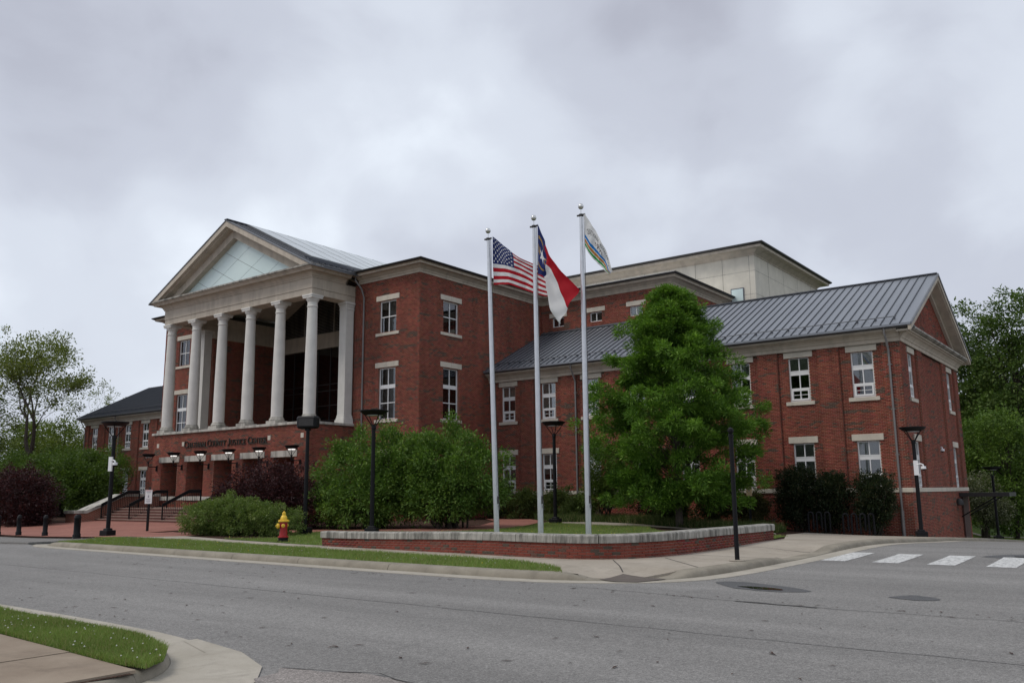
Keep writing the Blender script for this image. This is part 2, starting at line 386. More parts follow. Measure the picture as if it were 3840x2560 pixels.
# ------------------------------------------------------------------ ground
def clip_half(poly, ax, val, keep_less):
    out = []
    for i in range(len(poly)):
        a, b = poly[i-1], poly[i]
        ia = (a[ax] <= val) == keep_less or a[ax] == val; ib = (b[ax] <= val) == keep_less or b[ax] == val
        if ia != ib:
            t = (val-a[ax])/(b[ax]-a[ax]); out.append((a[0]+t*(b[0]-a[0]), a[1]+t*(b[1]-a[1])))
        if ib: out.append(b)
    return out
def area2(p): return sum(p[i-1][0]*p[i][1]-p[i][0]*p[i-1][1] for i in range(len(p)))
def sheet(name, poly, mat, off, cell=1.5, skirt=0, rough=None, parent=None):
    mb = MB(); idx = {}
    if area2(poly) < 0: poly = poly[::-1]
    xs = [p[0] for p in poly]; ys = [p[1] for p in poly]
    def vid(x, y):
        k = (round(x, 4), round(y, 4))
        if k not in idx:
            idx[k] = len(mb.v); mb.v.append((x, y, h(x, y)+off+(rough(x, y) if rough else 0)))
        return idx[k]
    i0, i1 = math.floor(min(xs)/cell), math.ceil(max(xs)/cell)
    j0, j1 = math.floor(min(ys)/cell), math.ceil(max(ys)/cell)
    for i in range(i0, i1):
        strip = clip_half(clip_half(poly, 0, i*cell, False), 0, (i+1)*cell, True)
        if len(strip) < 3: continue
        for j in range(j0, j1):
            c = clip_half(clip_half(strip, 1, j*cell, False), 1, (j+1)*cell, True)
            if len(c) < 3 or abs(area2(c)) < 1e-4: continue
            ids = [vid(*p) for p in c]; ids = [a for k, a in enumerate(ids) if a != ids[k-1]]
            if len(ids) >= 3: mb.f.append(tuple(ids)); mb.m.append(0)
    if skirt:
        n = len(poly)
        for i in range(n):
            a, b = poly[i-1], poly[i]; k = max(1, int(math.hypot(b[0]-a[0], b[1]-a[1])/cell))
            for t in range(k):
                p = (a[0]+(b[0]-a[0])*t/k, a[1]+(b[1]-a[1])*t/k); q = (a[0]+(b[0]-a[0])*(t+1)/k, a[1]+(b[1]-a[1])*(t+1)/k)
                rp, rq = (rough(*p), rough(*q)) if rough else (0, 0)
                mb.q((*p, h(*p)+off+rp), (*q, h(*q)+off+rq), (*q, h(*q)+off-skirt), (*p, h(*p)+off-skirt))
    me = bpy.data.meshes.new(name); me.from_pydata(mb.v, [], mb.f); me.materials.append(mat); me.update()
    o = link(name, me, parent)
    if parent is None: o['kind'] = 'structure'
    return o

def resample(pts, step):
    out = [pts[0]]
    for a, b in zip(pts, pts[1:]):
        k = max(1, int(round(math.hypot(b[0]-a[0], b[1]-a[1])/step)))
        out += [(a[0]+(b[0]-a[0])*t/k, a[1]+(b[1]-a[1])*t/k) for t in range(1, k+1)]
    return out
def smooth_path(pts, it=2):
    for _ in range(it):
        q = [pts[0]]
        for a, b in zip(pts, pts[1:]): q += [(.75*a[0]+.25*b[0], .75*a[1]+.25*b[1]), (.25*a[0]+.75*b[0], .25*a[1]+.75*b[1])]
        pts = q+[pts[-1]]
    return pts
far = resample(smooth_path([(-33.2, 15.1), (-32.2, 14.5), (-30.8, 14.1), (-25, 13.98), (-16, 13.72), (-12.5, 13.68), (-10.4, 13.72), (-9.2, 14.0), (-8.05, 14.68), (-7.3, 15.7), (-7.05, 17.4), (-7.0, 20.4), (-6.97, 22.7), (-6.9, 25.4), (-6.8, 30), (-6.65, 36), (-6.45, 44), (-6.35, 54), (-6.3, 66)]), .5)
def dropf(x, y):
    d = 0
    if y < 16.2 and x > -9.6: d = max(d, S((x+9.6)/.8)*S((16.1-y)/.7))
    if 20.2 < y < 24.6: d = max(d, S((y-20.2)/1.0)*S((24.6-y)/1.0)*.85)
    if x < -31: d = max(d, S((-31-x)/1.6))
    return d
FARD = [dropf(*p) for p in far]
def ramp_drop(x, y):                            # pavement dips at the kerb ramps
    if not (x > -11 or x < -30.4) or y > 26: return 0.0
    best = min(range(len(far)), key=lambda i: (far[i][0]-x)**2+(far[i][1]-y)**2)
    if FARD[best] == 0: return 0.0
    d = math.hypot(far[best][0]-x, far[best][1]-y)-.86
    return -.122*FARD[best]*S(1-max(0, d)/1.5)
sheet('ground', [(-420, -60), (260, -60), (260, 460), (-420, 460)], M['ground'], -.32, 10)
ROAD = [(-150, -30), (70, -30), (70, 74), (-6.5, 74), (-6.5, 46), (-6.7, 38), (-6.8, 34), (-7, 30), (-7.2, 22), (-7.3, 17.4), (-7.6, 15.9), (-8.3, 14.9), (-9.4, 14.25), (-11, 14.0), (-25, 14.1), (-31, 14.3), (-34, 15.2), (-150, 15.2)]
sheet('road', ROAD, M['asphalt'], -.13, 2.0)
sheet('driveway', [(-90, 15.19), (-34, 15.19), (-33.7, 16.2), (-33.6, 18.0), (-90, 18.2)], m_asphalt('driveway_asphalt', (.17, .163, .152), (.22, .21, .195)), -.06, 2.0, .15)
sheet('planting_bed', [(-100, 17.9), (-33, 17.9), (-32, 18.0), (-21, 18.1), (-10.3, 18.0), (-9.95, 27), (-9.2, 39.0), (-8.8, 41.2), (-34, 41.2), (-100, 41.2)], M['mulch'], -.03)
LAWN = [(-27.6, 19.05), (-24, 18.55), (-20.9, 18.15), (-12, 17.75), (-10.6, 18.0), (-10.15, 19.5), (-10.05, 26.5), (-10.8, 30.2), (-13.0, 30.8), (-15.6, 30.0), (-17.0, 31.8), (-17.6, 32.9), (-19.8, 32.75), (-24.1, 34.7), (-22.4, 30.5), (-21.8, 27.7), (-22.4, 26.6), (-23.3, 25.55), (-26.1, 24.85), (-28.2, 23.5), (-28.6, 22.3), (-26.7, 21.2), (-26.2, 20.2)]
sheet('lawn', LAWN, M['turf'], .0)
VERGE = [(-32.6, 15.55), (-31.4, 15.0), (-30, 14.86), (-25, 14.82), (-12.75, 14.48), (-9.75, 14.5), (-10.4, 15.4), (-11.25, 15.95), (-12.5, 16.45), (-15, 16.6), (-19.8, 17.0), (-28.4, 17.9), (-32.0, 17.75), (-32.9, 17.1)]
sheet('verge', VERGE, M['turf'], .004, .5, 0, ramp_drop)
PATH = [(-31.0, 21.7), (-28.3, 23.4), (-26.1, 24.8), (-23.3, 25.5), (-22.4, 26.6), (-21.85, 28), (-22.5, 30.5), (-24.4, 34.4), (-26.2, 37), (-29.5, 40), (-31.5, 40.2), (-31.2, 38.6), (-27.4, 34.8), (-24.9, 30.5), (-25, 27.6), (-26.8, 26.0), (-29.5, 24.9), (-32.4, 22.6)]
sheet('red_path', PATH, M['plaza'], .012)
sheet('concrete_path', [(-23.6, 34.2), (-24.3, 34.9), (-21.9, 35.9), (-17.6, 33.95), (-14.5, 33.4), (-12.6, 33.8), (-12.2, 32.9), (-15.5, 32.5), (-17.6, 33.0), (-19.8, 32.75)], M['concrete'], .02)
WALK = [(-31.95, 18.2), (-30.8, 19.6), (-29.5, 19.35), (-26.5, 18.75), (-21.8, 18.15), (-12, 17.7), (-10.3, 18.3), (-9.9, 20), (-9.85, 27.2), (-12.0, 33.4), (-12.6, 37.3), (-11.3, 39.7), (-9.1, 39.9), (-8.95, 40.6), (-8.9, 56), (-7.15, 56), (-7.2, 48), (-7.35, 41), (-7.5, 35), (-7.65, 30), (-7.75, 25.4), (-7.8, 20.4), (-7.85, 17.5), (-8.05, 16.2), (-8.55, 15.35), (-9.35, 14.75), (-10.4, 15.4), (-11.25, 15.95), (-12.5, 16.45), (-15, 16.6), (-19.8, 17.0), (-28.4, 17.95), (-31.9, 17.9)]
WALK[24:26] = [(-8.55, 15.35), (-9.45, 14.72), (-9.75, 14.55)]
walk = sheet('sidewalk', WALK, M['concrete'], .003, .5, .25, ramp_drop)
PLAZA = [(-90, 18.15), (-43.6, 18.2), (-34, 18.05), (-33.2, 17.3), (-32.0, 17.9), (-31.95, 18.2), (-30.8, 19.65), (-31.0, 21.8), (-34.3, 21.95), (-37.7, 22.0), (-36.9, 23.7), (-36, 25), (-36, 31), (-52, 31), (-52, 25.2), (-58, 22.6), (-90, 22)]
sheet('plaza', PLAZA, M['plaza'], .006)
sheet('tactile_pad', [(-9.05, 14.75), (-9.06, 15.7), (-7.98, 15.5), (-8.2, 14.72), (-8.6, 14.58)], M['pad'], .012, .4, 0, ramp_drop)
sheet('tactile_pad', [(-33.5, 16.2), (-33.3, 18.6), (-31.9, 18.4), (-32.9, 17.0), (-33.0, 16.0)], M['pad'], .010)
sheet('side_lawn', [(-8.92, 53.9), (-8.92, 55.99), (-7.15, 55.99), (-7.15, 73.9), (60, 73.9), (60, 110), (-60, 110), (-60, 69), (-19.4, 68), (-19.4, 53.9)], M['turf'], .0, 1.5, .3)
sheet('far_path', [(-16, 74.6), (40, 76.0), (40, 77.2), (-16, 75.8)], M['concrete'], .02, 1.5)
sheet('lawn_near', [(-60, 5.72), (-11.2, 5.66), (-9.5, 5.6), (-8.5, 5.28), (-7.95, 4.9), (-7.75, 4.6), (-8.2, 4.55), (-11.15, 4.75), (-60, 4.9)], M['turf'], .004)
NEARG = [(-17, 5.7), (-11.2, 5.66), (-9.5, 5.6), (-8.5, 5.28), (-7.95, 4.9), (-7.75, 4.6), (-8.2, 4.55), (-11.15, 4.75), (-17, 4.85)]
# concrete slabs of the near sidewalk: each slab is its own piece with open joints
nw = sheet('near_sidewalk', [(-60, -30), (-7.75, -30), (-7.72, 4.45), (-8.2, 4.6), (-11.15, 4.8), (-60, 4.95)], M['mulch'], -.02, 3)
xs_j = [-30.0, -26.3, -22.6, -18.9, -15.2, -11.6, -9.2, -7.76]
for k in range(len(xs_j)-1):
    a, b = xs_j[k]+.012, xs_j[k+1]-.012
    top = lambda x: 4.52 if x > -8.3 else (4.55+(x+8.2)*-.066 if x > -11.15 else 4.75-(x+11.15)*.003)
    for j, (y0, y1) in enumerate(((2.2, None), (-1.5, 2.176))):
        s_ = sheet('concrete_slab', [(a, y0), (b, y0), (b, (top(b) if y1 is None else y1)), (a, (top(a) if y1 is None else y1))], M['oldconcrete'], .0 + .004*((k+j) % 2), 1.5, .03, None, nw)
# kerbs: gutter pan and rolled kerb swept along the road edge
def kerb(name, path, drop, side, mat):
    mb = MB()
    pan = [(0, -.120), (.46, -.124), (.46, -.28), (0, -.28)]
    mb.sweep(path, pan, lambda x, y, z, i: h(x, y)+z, side)
    o = part(name, mb, M['gutterpan'], None); o['kind'] = 'structure'
    prof = [(.462, -.14), (.475, -.085), (.50, -.03), (.535, -.003), (.59, .010), (.84, .010), (.86, .004), (.86, -.28), (.462, -.28)]
    n = len(path); step = 6; k = 0
    while k < n-1:
        e_ = min(n-1, k+step)
        if n-1-e_ < 3: e_ = n-1
        seg_ = [tuple(q) for q in path[k:e_+1]]; dr = drop[k:e_+1]
        def shrink(a_, b_, t):
            l_ = math.hypot(b_[0]-a_[0], b_[1]-a_[1]); return (a_[0]+(b_[0]-a_[0])*t/l_, a_[1]+(b_[1]-a_[1])*t/l_)
        seg_[0] = shrink(seg_[0], seg_[1], .008); seg_[-1] = shrink(seg_[-1], seg_[-2], .008)
        def zf(x, y, z, i):
            if z > -.12: z = -.118 + (z+.118)*(1-dr[i])
            return h(x, y) + z
        m2 = MB(); m2.sweep(seg_, prof, zf, side); part('kerb_segment', m2, mat, o, smooth=True); k = e_
    return o
kerb('far_kerb', far, FARD, -1, M['kerb'])
near = resample(smooth_path([(-70, 6.5), (-15.2, 6.45), (-11.8, 6.4), (-9.5, 6.25), (-8.2, 5.75), (-7.35, 4.95), (-7.0, 3.6), (-6.95, -20)]), .6)
kerb('near_kerb', near, [.25]*len(near), 1, M['kerb'])
sheet('gutter_apron', [(-9.5, 6.28), (-8.3, 6.05), (-7.45, 5.68), (-6.9, 5.2), (-6.62, 4.4), (-6.55, 2.5), (-7.15, 2.5), (-7.3, 4.3), (-7.8, 5.2), (-8.6, 5.8), (-9.5, 6.1)], M['gutterpan'], -.117)
# worn patch, damp stains, puddle, seam crack, crosswalk
def jag(poly, amp, seed, step=.25):
    r = random.Random(seed); p = resample(poly+[poly[0]], step)[:-1]
    return [(x+r.uniform(-amp, amp), y+r.uniform(-amp, amp)) for x, y in p]
sheet('worn_patch', jag([(-7.2, 5.72), (-6.2, 6.05), (-4.6, 5.75), (-3.0, 5.55), (-1.6, 5.45), (-1.6, 3), (-6.5, 3), (-6.6, 4.7)], .06, 3), M['patch'], -.113)
def blob(poly, seed, amp=.06): return jag(smooth_path(poly+[poly[0]], 2)[:-1], amp, seed, .3)
sheet('damp_stain', blob([(-7.05, 15.6), (-6.85, 15.95), (-6.2, 15.83), (-4.81, 15.1), (-5.54, 14.6), (-6.44, 14.85)], 1, .03), M['wet'], -.124)
sheet('puddle', blob([(-6.4, 15.12), (-6.01, 15.28), (-5.35, 14.97), (-5.81, 14.80)], 2, .02), M['puddle'], -.119)
sheet('damp_stain', blob([(-3.77, 14.91), (-3.64, 15.34), (-3.32, 15.37), (-2.95, 14.96), (-3.33, 14.64)], 4, .03), M['wet'], -.124)
sheet('damp_stain', blob([(-3.9, 24.2), (-3.61, 25.0), (-2.9, 25.3), (-2.2, 25.0), (-2.2, 24.1), (-3.2, 23.85)], 5, .04), M['wet'], -.126)
def strip_poly(pts, w, seed):
    r = random.Random(seed); p = resample(pts, .35)
    p = [(x, y+r.uniform(-.03, .03)) for x, y in p]
    return [(x, y-w*r.uniform(.4, 1)) for x, y in p] + [(x, y+w*r.uniform(.4, 1)) for x, y in reversed(p)]
M['crack'] = simple('dark_crack', (.045, .043, .04), .95, 0, .3, 12)
sheet('road_seam', strip_poly([(-9.0, 13.6), (-6.8, 13.34), (-5.3, 13.12), (-4.0, 13.07), (-1.7, 13.1), (8, 13.1)], .012, 7), M['crack'], -.125)
sheet('road_seam', strip_poly([(-5.6, 13.16), (-4.9, 13.1), (-4.3, 13.07)], .05, 8), M['crack'], -.123)
sheet('road_seam', strip_poly([(-7.2, 5.74), (-6.2, 6.07), (-4.6, 5.77), (-3.0, 5.57), (-1.6, 5.47)], .018, 9), M['crack'], -.108)
sheet('road_seam', strip_poly([(-40, 10.3), (-20, 10.15), (0, 10.0), (20, 9.9)], .014, 10), m_asphalt('seam_asphalt', (.145, .14, .135), (.175, .17, .165)), -.126)
for k in range(6):
    x = -6.68 + 1.19*k
    sheet('crosswalk_bar', [(x-.29, 21.6), (x+.29, 21.62), (x+.29, 24.25), (x-.29, 24.23)], M['roadpaint'], -.122)
# sidewalk joints (saw cuts)
for a, b in (((-10.5, 17.75), (-9.15, 15.85)), ((-13.2, 17.7), (-13.4, 16.5)), ((-16.4, 17.8), (-16.6, 16.72)), ((-19.6, 18.0), (-19.8, 17.05)), ((-22.8, 18.25), (-23, 17.35)), ((-26, 18.6), (-26.2, 17.7)), ((-10.1, 20.2), (-7.85, 19.9)), ((-9.9, 23.4), (-7.8, 23.4)), ((-9.9, 27.0), (-7.75, 27.0)), ((-11.2, 30.8), (-7.7, 30.8)), ((-12.2, 34.4), (-7.3, 34.4)), ((-12.4, 37.5), (-6.5, 37.5)), ((-9.75, 18.9), (-7.95, 16.9))):
    d = Vector((b[0]-a[0], b[1]-a[1], 0)).normalized(); nrm = (-d.y*.012, d.x*.012)
    sheet('joint', [(a[0]-nrm[0], a[1]-nrm[1]), (b[0]-nrm[0], b[1]-nrm[1]), (b[0]+nrm[0], b[1]+nrm[1]), (a[0]+nrm[0], a[1]+nrm[1])], M['crack'], .008, .5, 0, ramp_drop, walk)

# ------------------------------------------------------------------ the courthouse
B = thing('courthouse', 'red brick courthouse with white columned portico and grey metal roofs', 'building', (-45.2, 34.45, .2), world=True)
rnd = random.Random(11)
BR = []      # every brick: origin corner, along axis, normal, x0, x1, z0, z1, colour
CRS = .0677
def brick_col(i, k, wall):
    r = random.Random((i//2)*7919 + int(k//3.5)*104729 + wall*31)
    fl = r.random() < .11
    a = rnd.random()
    if (fl and a < .7) or a < .035:
        v = rnd.uniform(.8, 1.15); return (.098*v, .068*v, .051*v)
    v = rnd.uniform(.72, 1.25); return (.238*v, .0625*v*rnd.uniform(.85, 1.2), .0415*v)
wall_id = 0
def bricks(O, U, Nn, Lx, z0, z1, holes=(), roofline=None, dark=1.0):
    """running-bond bricks on a wall plane; holes are (x0, x1, z0, z1) along the wall"""
    global wall_id; wall_id += 1
    n = int(round((z1-z0)/CRS))
    for i in range(n):
        a = z0+i*CRS+.005; b = a+.0577
        if b > z1: b = z1
        zm = (a+b)/2
        iv = [(0.0, Lx)]
        if roofline:
            lo, hi = roofline(b)
            if hi-lo < .1: continue
            iv = [(lo, hi)]
        for hx0, hx1, hz0, hz1 in holes:
            if hz0 < zm < hz1:
                nv = []
                for p, q in iv:
                    if hx0 > p: nv.append((p, min(q, hx0)))
                    if hx1 < q: nv.append((max(p, hx1), q))
                iv = [t for t in nv if t[1]-t[0] > .03]
        off = .1016*(i % 2)
        for p, q in iv:
            k = math.floor((p-off)/.2032)
            while True:
                s = off+k*.2032; x0 = max(p, s+.005); x1 = min(q, s+.198)
                if s > q: break
                if x1-x0 > .03: BR.append((O, U, Nn, x0, x1, a, b, brick_col(i, k, wall_id)))
                k += 1
def wall_back(name, O, U, Nn, Lx, z0, z1, holes=(), thick=.25, reveal=.12, mat=None, rev=None):
    """mortar face behind the bricks, cut around the openings, with reveals"""
    mb = MB()
    xs = sorted({0, Lx} | {v for hh in holes for v in hh[:2]}); zs = sorted({z0, z1} | {v for hh in holes for v in hh[2:]})
    P = lambda x, z, d=0: (O[0]+U[0]*x-Nn[0]*d, O[1]+U[1]*x-Nn[1]*d, z)
    for x0, x1 in zip(xs, xs[1:]):
        for a, b in zip(zs, zs[1:]):
            xm, zm = (x0+x1)/2, (a+b)/2
            if any(hh[0] < xm < hh[1] and hh[2] < zm < hh[3] for hh in holes): continue
            mb.q(P(x0, a), P(x1, a), P(x1, b), P(x0, b))
    mb.mi = 1
    for hh in holes:
        a, b, c, d = hh
        mb.q(P(a, c), P(a, c, reveal), P(a, d, reveal), P(a, d)); mb.q(P(b, c), P(b, d), P(b, d, reveal), P(b, c, reveal))
        mb.q(P(a, d), P(a, d, reveal), P(b, d, reveal), P(b, d)); mb.q(P(a, c), P(b, c), P(b, c, reveal), P(a, c, reveal))
    mb.mi = 0
    me = bpy.data.meshes.new(name); me.from_pydata(mb.v, [], mb.f)
    me.materials.append(mat or M['mortar']); me.materials.append(rev or M['brickfar']); me.polygons.foreach_set('material_index', mb.m); me.update()
    return link(name, me, B)
def brick_face(O, U, Nn, Lx, z0, z1, holes=(), reveal=.12, roofline=None):
    wall_back('wall', O, U, Nn, Lx, z0, z1, holes, .25, reveal) if roofline is None else None
    bricks(O, U, Nn, Lx, z0, z1, holes, roofline)
FX, FN = (1, 0), (0, -1)        # front walls: along +X, facing -Y
SX, SN = (0, 1), (1, 0)         # side walls: along +Y, facing +X

# --- windows (frame > panes, blind, room), local frame: x along the wall, y into the wall, z up
WIN = {}
def win_proto(kind, w, H):
    f = MB(); panes = []; t = .055; d0, d1 = 0.0, .08
    def frame(x0, x1, z0, z1, tt, y0=d0, y1=d1):
        f.box(x0, x0+tt, y0, y1, z0, z1); f.box(x1-tt, x1, y0, y1, z0, z1)
        f.box(x0+tt, x1-tt, y0, y1, z1-tt, z1); f.box(x0+tt, x1-tt, y0, y1, z0, z0+tt)
    hw = w/2; frame(-hw, hw, 0, H, t)
    def pair(z0, z1, tt=.045):
        f.box(-tt/2, tt/2, d0+.01, d1-.01, z0, z1)
        panes.append((-hw+t, -tt/2, z0, z1)); panes.append((tt/2, hw-t, z0, z1))
    def mull(z0, z1): f.box(-hw+t, hw-t, d0+.005, d1-.005, z0, z1)
    if kind == 'wing':
        zb = H*.292; f.box(-hw+t, hw-t, d0-.01, d1-.008, zb-.03, zb+.03)
        frame(-hw+t+.01, hw-t-.01, t+.005, zb-.035, .075, d0-.02, d1-.012)
        f.box(-.022, .022, d0-.012, d1-.02, .1, zb-.1); zz = (.13+zb-.11)/2; f.box(-hw+.15, hw-.15, d0-.006, d0+.02, zz-.012, zz+.012)
        panes.append((-hw+.14, -.022, .13, zb-.11)); panes.append((.022, hw-.14, .13, zb-.11))
        a = H*.60; b = H*.70
        pair(zb+.03, a); mull(a, b); f.box(-hw+t, hw-t, d0-.008, d0+.004, b-.03, b+.012); pair(b, H-t)
    elif kind == 'small': 
        m = H/2; pair(t, m-.025); mull(m-.025, m+.025); pair(m+.025, H-t)
    elif kind == 'tall':
        a, b = H*.60, H*.675; m = a*.53; pair(t, m-.025); mull(m-.025, m+.025); pair(m+.025, a); mull(a, b); pair(b, H-t)
    else: pair(t, H-t)
    pm = [(p, (lambda mb: mb)(None)) for p in panes]
    meshes = []
    for (x0, x1, z0, z1) in panes:
        m_ = MB(); m_.box(x0, x1, .045, .053, z0, z1); meshes.append(m_.mesh('pane', M['glass']))
    room = MB(); room.q((-hw, .42, 0), (hw, .42, 0), (hw, .42, H), (-hw, .42, H))
    for x in (-hw+.01, hw-.01): room.q((x, .085, 0), (x, .42, 0), (x, .42, H), (x, .085, H))
    room.q((-hw, .085, .01), (hw, .085, .01), (hw, .42, .01), (-hw, .42, .01)); room.q((-hw, .085, H-.01), (hw, .085, H-.01), (hw, .42, H-.01), (-hw, .42, H-.01))
    WIN[kind] = (f.mesh('window', M['white']), meshes, room.mesh('interior', M['room']), w, H)
win_proto('wing', .98, 2.10); win_proto('small', 1.36, 1.86); win_proto('tall', 1.36, 2.93); win_proto('tiny', .92, .62)
BL = {}
def window(kind, x, y, z, rotz, blind=0.0):
    f, ps, room, w, H = WIN[kind]
    o = link('window', f, B, (x, y, z), rotz)
    for p in ps: sub('pane', p, None, o)
    sub('interior', room, None, o)
    if blind > 0:
        key = (kind, round(blind, 2))
        if key not in BL:
            mb = MB(); mb.box(-w/2+.06, w/2-.06, .066, .074, H*(1-blind), H-.06); BL[key] = mb.mesh('blind', M['blind'])
        sub('blind', BL[key], None, o)
    return o
def stone(name, x, y, z0, z1, wdt, rotz, mat=None, proud=.03, splits=1):
    mb = MB(); mb.bbox(-wdt/2, wdt/2, -proud, .06, z0, z1, .008)
    if splits == 2:
        mb = MB(); mb.bbox(-wdt/2, -.004, -proud, .06, z0, z1, .008); mb.bbox(.004, wdt/2, -proud, .06, z0, z1, .008)
    return part(name, mb, mat or M['limestone'], B, (x, y, 0), rotz)

# --- right and left wings
WY, ZC = 40.7, 8.2
RC, RD = .10, .07                     # pier projection, window setback
wx = [-31.05 + 2.914*i for i in range(8)]
def wing_front(x_lo, x_hi, xs, pieces_all=True):
    # band and base below, piers and recessed bays above
    bricks((x_lo, WY), FX, FN, x_hi-x_lo, -.75, 1.53); wall_back('wall', (x_lo, WY), FX, FN, x_hi-x_lo, -1.0, 1.53)
    mb = MB()
    n = max(1, int(round((x_hi-x_lo)/1.2)))
    for k in range(n):
        a = x_lo+(x_hi-x_lo)*k/n; b = x_lo+(x_hi-x_lo)*(k+1)/n
        mb = MB(); mb.bbox(a+.004, b-.004, WY-.05, WY+.05, 1.53, 1.72, .012); part('band_stone', mb, M['limestone'], B)
    edges = []
    for c in xs: edges.append((c-1.0, c+.92))
    px = x_lo
    for a, b in edges+[(x_hi, None)]:
        if a-px > .05: bricks((px, WY), FX, FN, a-px, 1.72, ZC); wall_back('wall', (px, WY), FX, FN, a-px, 1.72, ZC)
        if b is None: break
        c = (a+b)/2+.04; hl = [(c-.49-a, c+.49-a, 1.72, 3.82), (c-.49-a, c+.49-a, 5.81, 7.91)]
        bricks((a, WY+RC), FX, FN, b-a, 1.72, ZC, hl); wall_back('wall', (a, WY+RC), FX, FN, b-a, 1.72, ZC, hl, .25, RD+.03)
        mb = MB()          # sides of the recess
        mb.q((a, WY, 1.72), (a, WY+RC, 1.72), (a, WY+RC, ZC), (a, WY, ZC)); mb.q((b, WY, 1.72), (b, WY, ZC), (b, WY+RC, ZC), (b, WY+RC, 1.72))
        part('bay_side', mb, M['brickfar'], B)
        px = b
    r2 = random.Random(5)
    for i, (a, b) in enumerate(edges):
        c = (a+b)/2+.04
        window('wing', c, WY+RC+RD, 5.81, 0, (.68 if i % 3 == 1 else .30))
        window('wing', c, WY+RC+RD, 1.72, 0, (.68, .55, .68, .62)[i % 4])
        stone('lintel', c, WY+RC, 7.91, 8.19, 1.38, 0, None, .06); stone('lintel', c, WY+RC, 3.84, 4.13, 1.38, 0, None, .06)
        stone('sill', c, WY+RC, 5.63, 5.80, 1.36, 0, None, .08)
wing_front(-32.42, -8.95, wx)
lwx = [-90.4 - x for x in reversed(wx)]
wing_front(-81.45, -57.98, lwx)

# gable end of the right wing
XG = -8.95
GP = [(40.7, 41.85), (44.0, 45.0), (49.6, 50.6), (52.9, 53.8)]
GR = [(41.85, 44.0, 42.95), (45.0, 49.6, None), (50.6, 52.9, 51.75)]
bricks((XG, 40.7), SX, SN, 13.1, -1.5, 1.53); wall_back('wall', (XG, 40.7), SX, SN, 13.1, -1.9, 1.53)
for k in range(11):
    a = 40.65+13.15*k/11; b = 40.65+13.15*(k+1)/11
    mb = MB(); mb.bbox(XG-.05, XG+.05, a+.004, b-.004, 1.53, 1.72, .012); part('band_stone', mb, M['limestone'], B)
for a, b in GP: bricks((XG, a), SX, SN, b-a, 1.72, ZC); wall_back('wall', (XG, a), SX, SN, b-a, 1.72, ZC)
for a, b, c in GR:
    hl = [] if c is None else [(c-.49-a, c+.49-a, 1.72, 3.82), (c-.49-a, c+.49-a, 5.81, 7.91)]
    bricks((XG-RC, a), SX, SN, b-a, 1.72, ZC, hl); wall_back('wall', (XG-RC, a), SX, SN, b-a, 1.72, ZC, hl, .25, RD+.03)
    mb = MB()
    for y in (a, b): mb.q((XG, y, 1.72), (XG-RC, y, 1.72), (XG-RC, y, ZC), (XG, y, ZC))
    part('bay_side', mb, M['brickfar'], B)
    if c:
        for z in (5.81, 1.72): window('wing', XG-RC-RD, c, z, PI/2, .3)
        stone('lintel', XG-RC, c, 7.91, 8.19, 1.38, PI/2, None, .06); stone('lintel', XG-RC, c, 3.84, 4.13, 1.38, PI/2, None, .06); stone('sill', XG-RC, c, 5.63, 5.80, 1.36, PI/2, None, .08)
RS = (12.48-8.86)/7.2                 # roof slope
def gl(z): d = (12.48-.45-z)/RS; return (47.25-d-41.0, 47.25+d-41.0) if d > 0 else (0, 0)
gb = MB(); gb.q((XG, 41.0, 8.6), (XG, 53.5, 8.6), (XG, 47.25, 8.6+6.25*RS)); part('wall', gb, M['mortar'], B)
bricks((XG, 41.0), SX, SN, 12.5, 8.75, 12.0, (), gl)
# far sides so that the wings are closed
for bx_ in ((-81.45, -57.98, 53.5, 53.8, -.5, 8.2), (-32.42, -8.96, 53.5, 53.8, -1.2, 8.2), (-81.45, -81.2, 40.9, 53.5, -.5, 8.2)):
    mb = MB(); mb.box(*bx_); part('rear_wall', mb, M['brickfar'], B)

CORN = [(0, 0), (.06, 0), (.06, .16), (.10, .18), (.14, .26), (.24, .36), (.34, .40), (.36, .45), (.44, .45), (.44, .52), (0, .52)]
GUT = [(.40, .521), (.50, .522), (.53, .55), (.60, .60), (.63, .66), (.63, .69), (.40, .69)]
def cornice(path, z, sc=1.0, gut=None, mat=None, name='cornice'):
    mb = MB(); mb.sweep(path, [(o*sc, z+d*sc) for o, d in CORN]); part(name, mb, mat or M['trim'], B)
    if gut:
        mb = MB(); mb.sweep(path, [(o*sc, z+d*sc) for o, d in GUT]); part('gutter', mb, gut, B)
cornice([(-32.43, WY), (XG, WY)] , ZC, 1.0, None)
cornice([(XG-.001, WY), (XG, WY), (XG, 53.8), (XG-3, 53.8)][1:], ZC, 1.0, None)
mb = MB(); mb.sweep([(-32.43, WY), (XG, WY), (XG, WY+.35)], [(o, ZC+d) for o, d in GUT]); part('gutter', mb, M['gutter'], B)
mb = MB(); mb.sweep([(XG, WY+.35), (XG, 53.8), (XG-1, 53.8)], [(0, ZC+.521), (.52, ZC+.522), (.62, ZC+.58), (.62, ZC+.66), (.0, ZC+.74)]); part('cornice_top', mb, M['ledge'], B)
cornice([(-82.0, 53.8), (-81.45, 53.8)][:1] + [(-81.45, 53.8), (-81.45, WY), (-57.97, WY)] if False else [(-81.45, 53.8), (-81.45, WY), (-57.97, WY)], ZC, 1.0, M['gutter'])

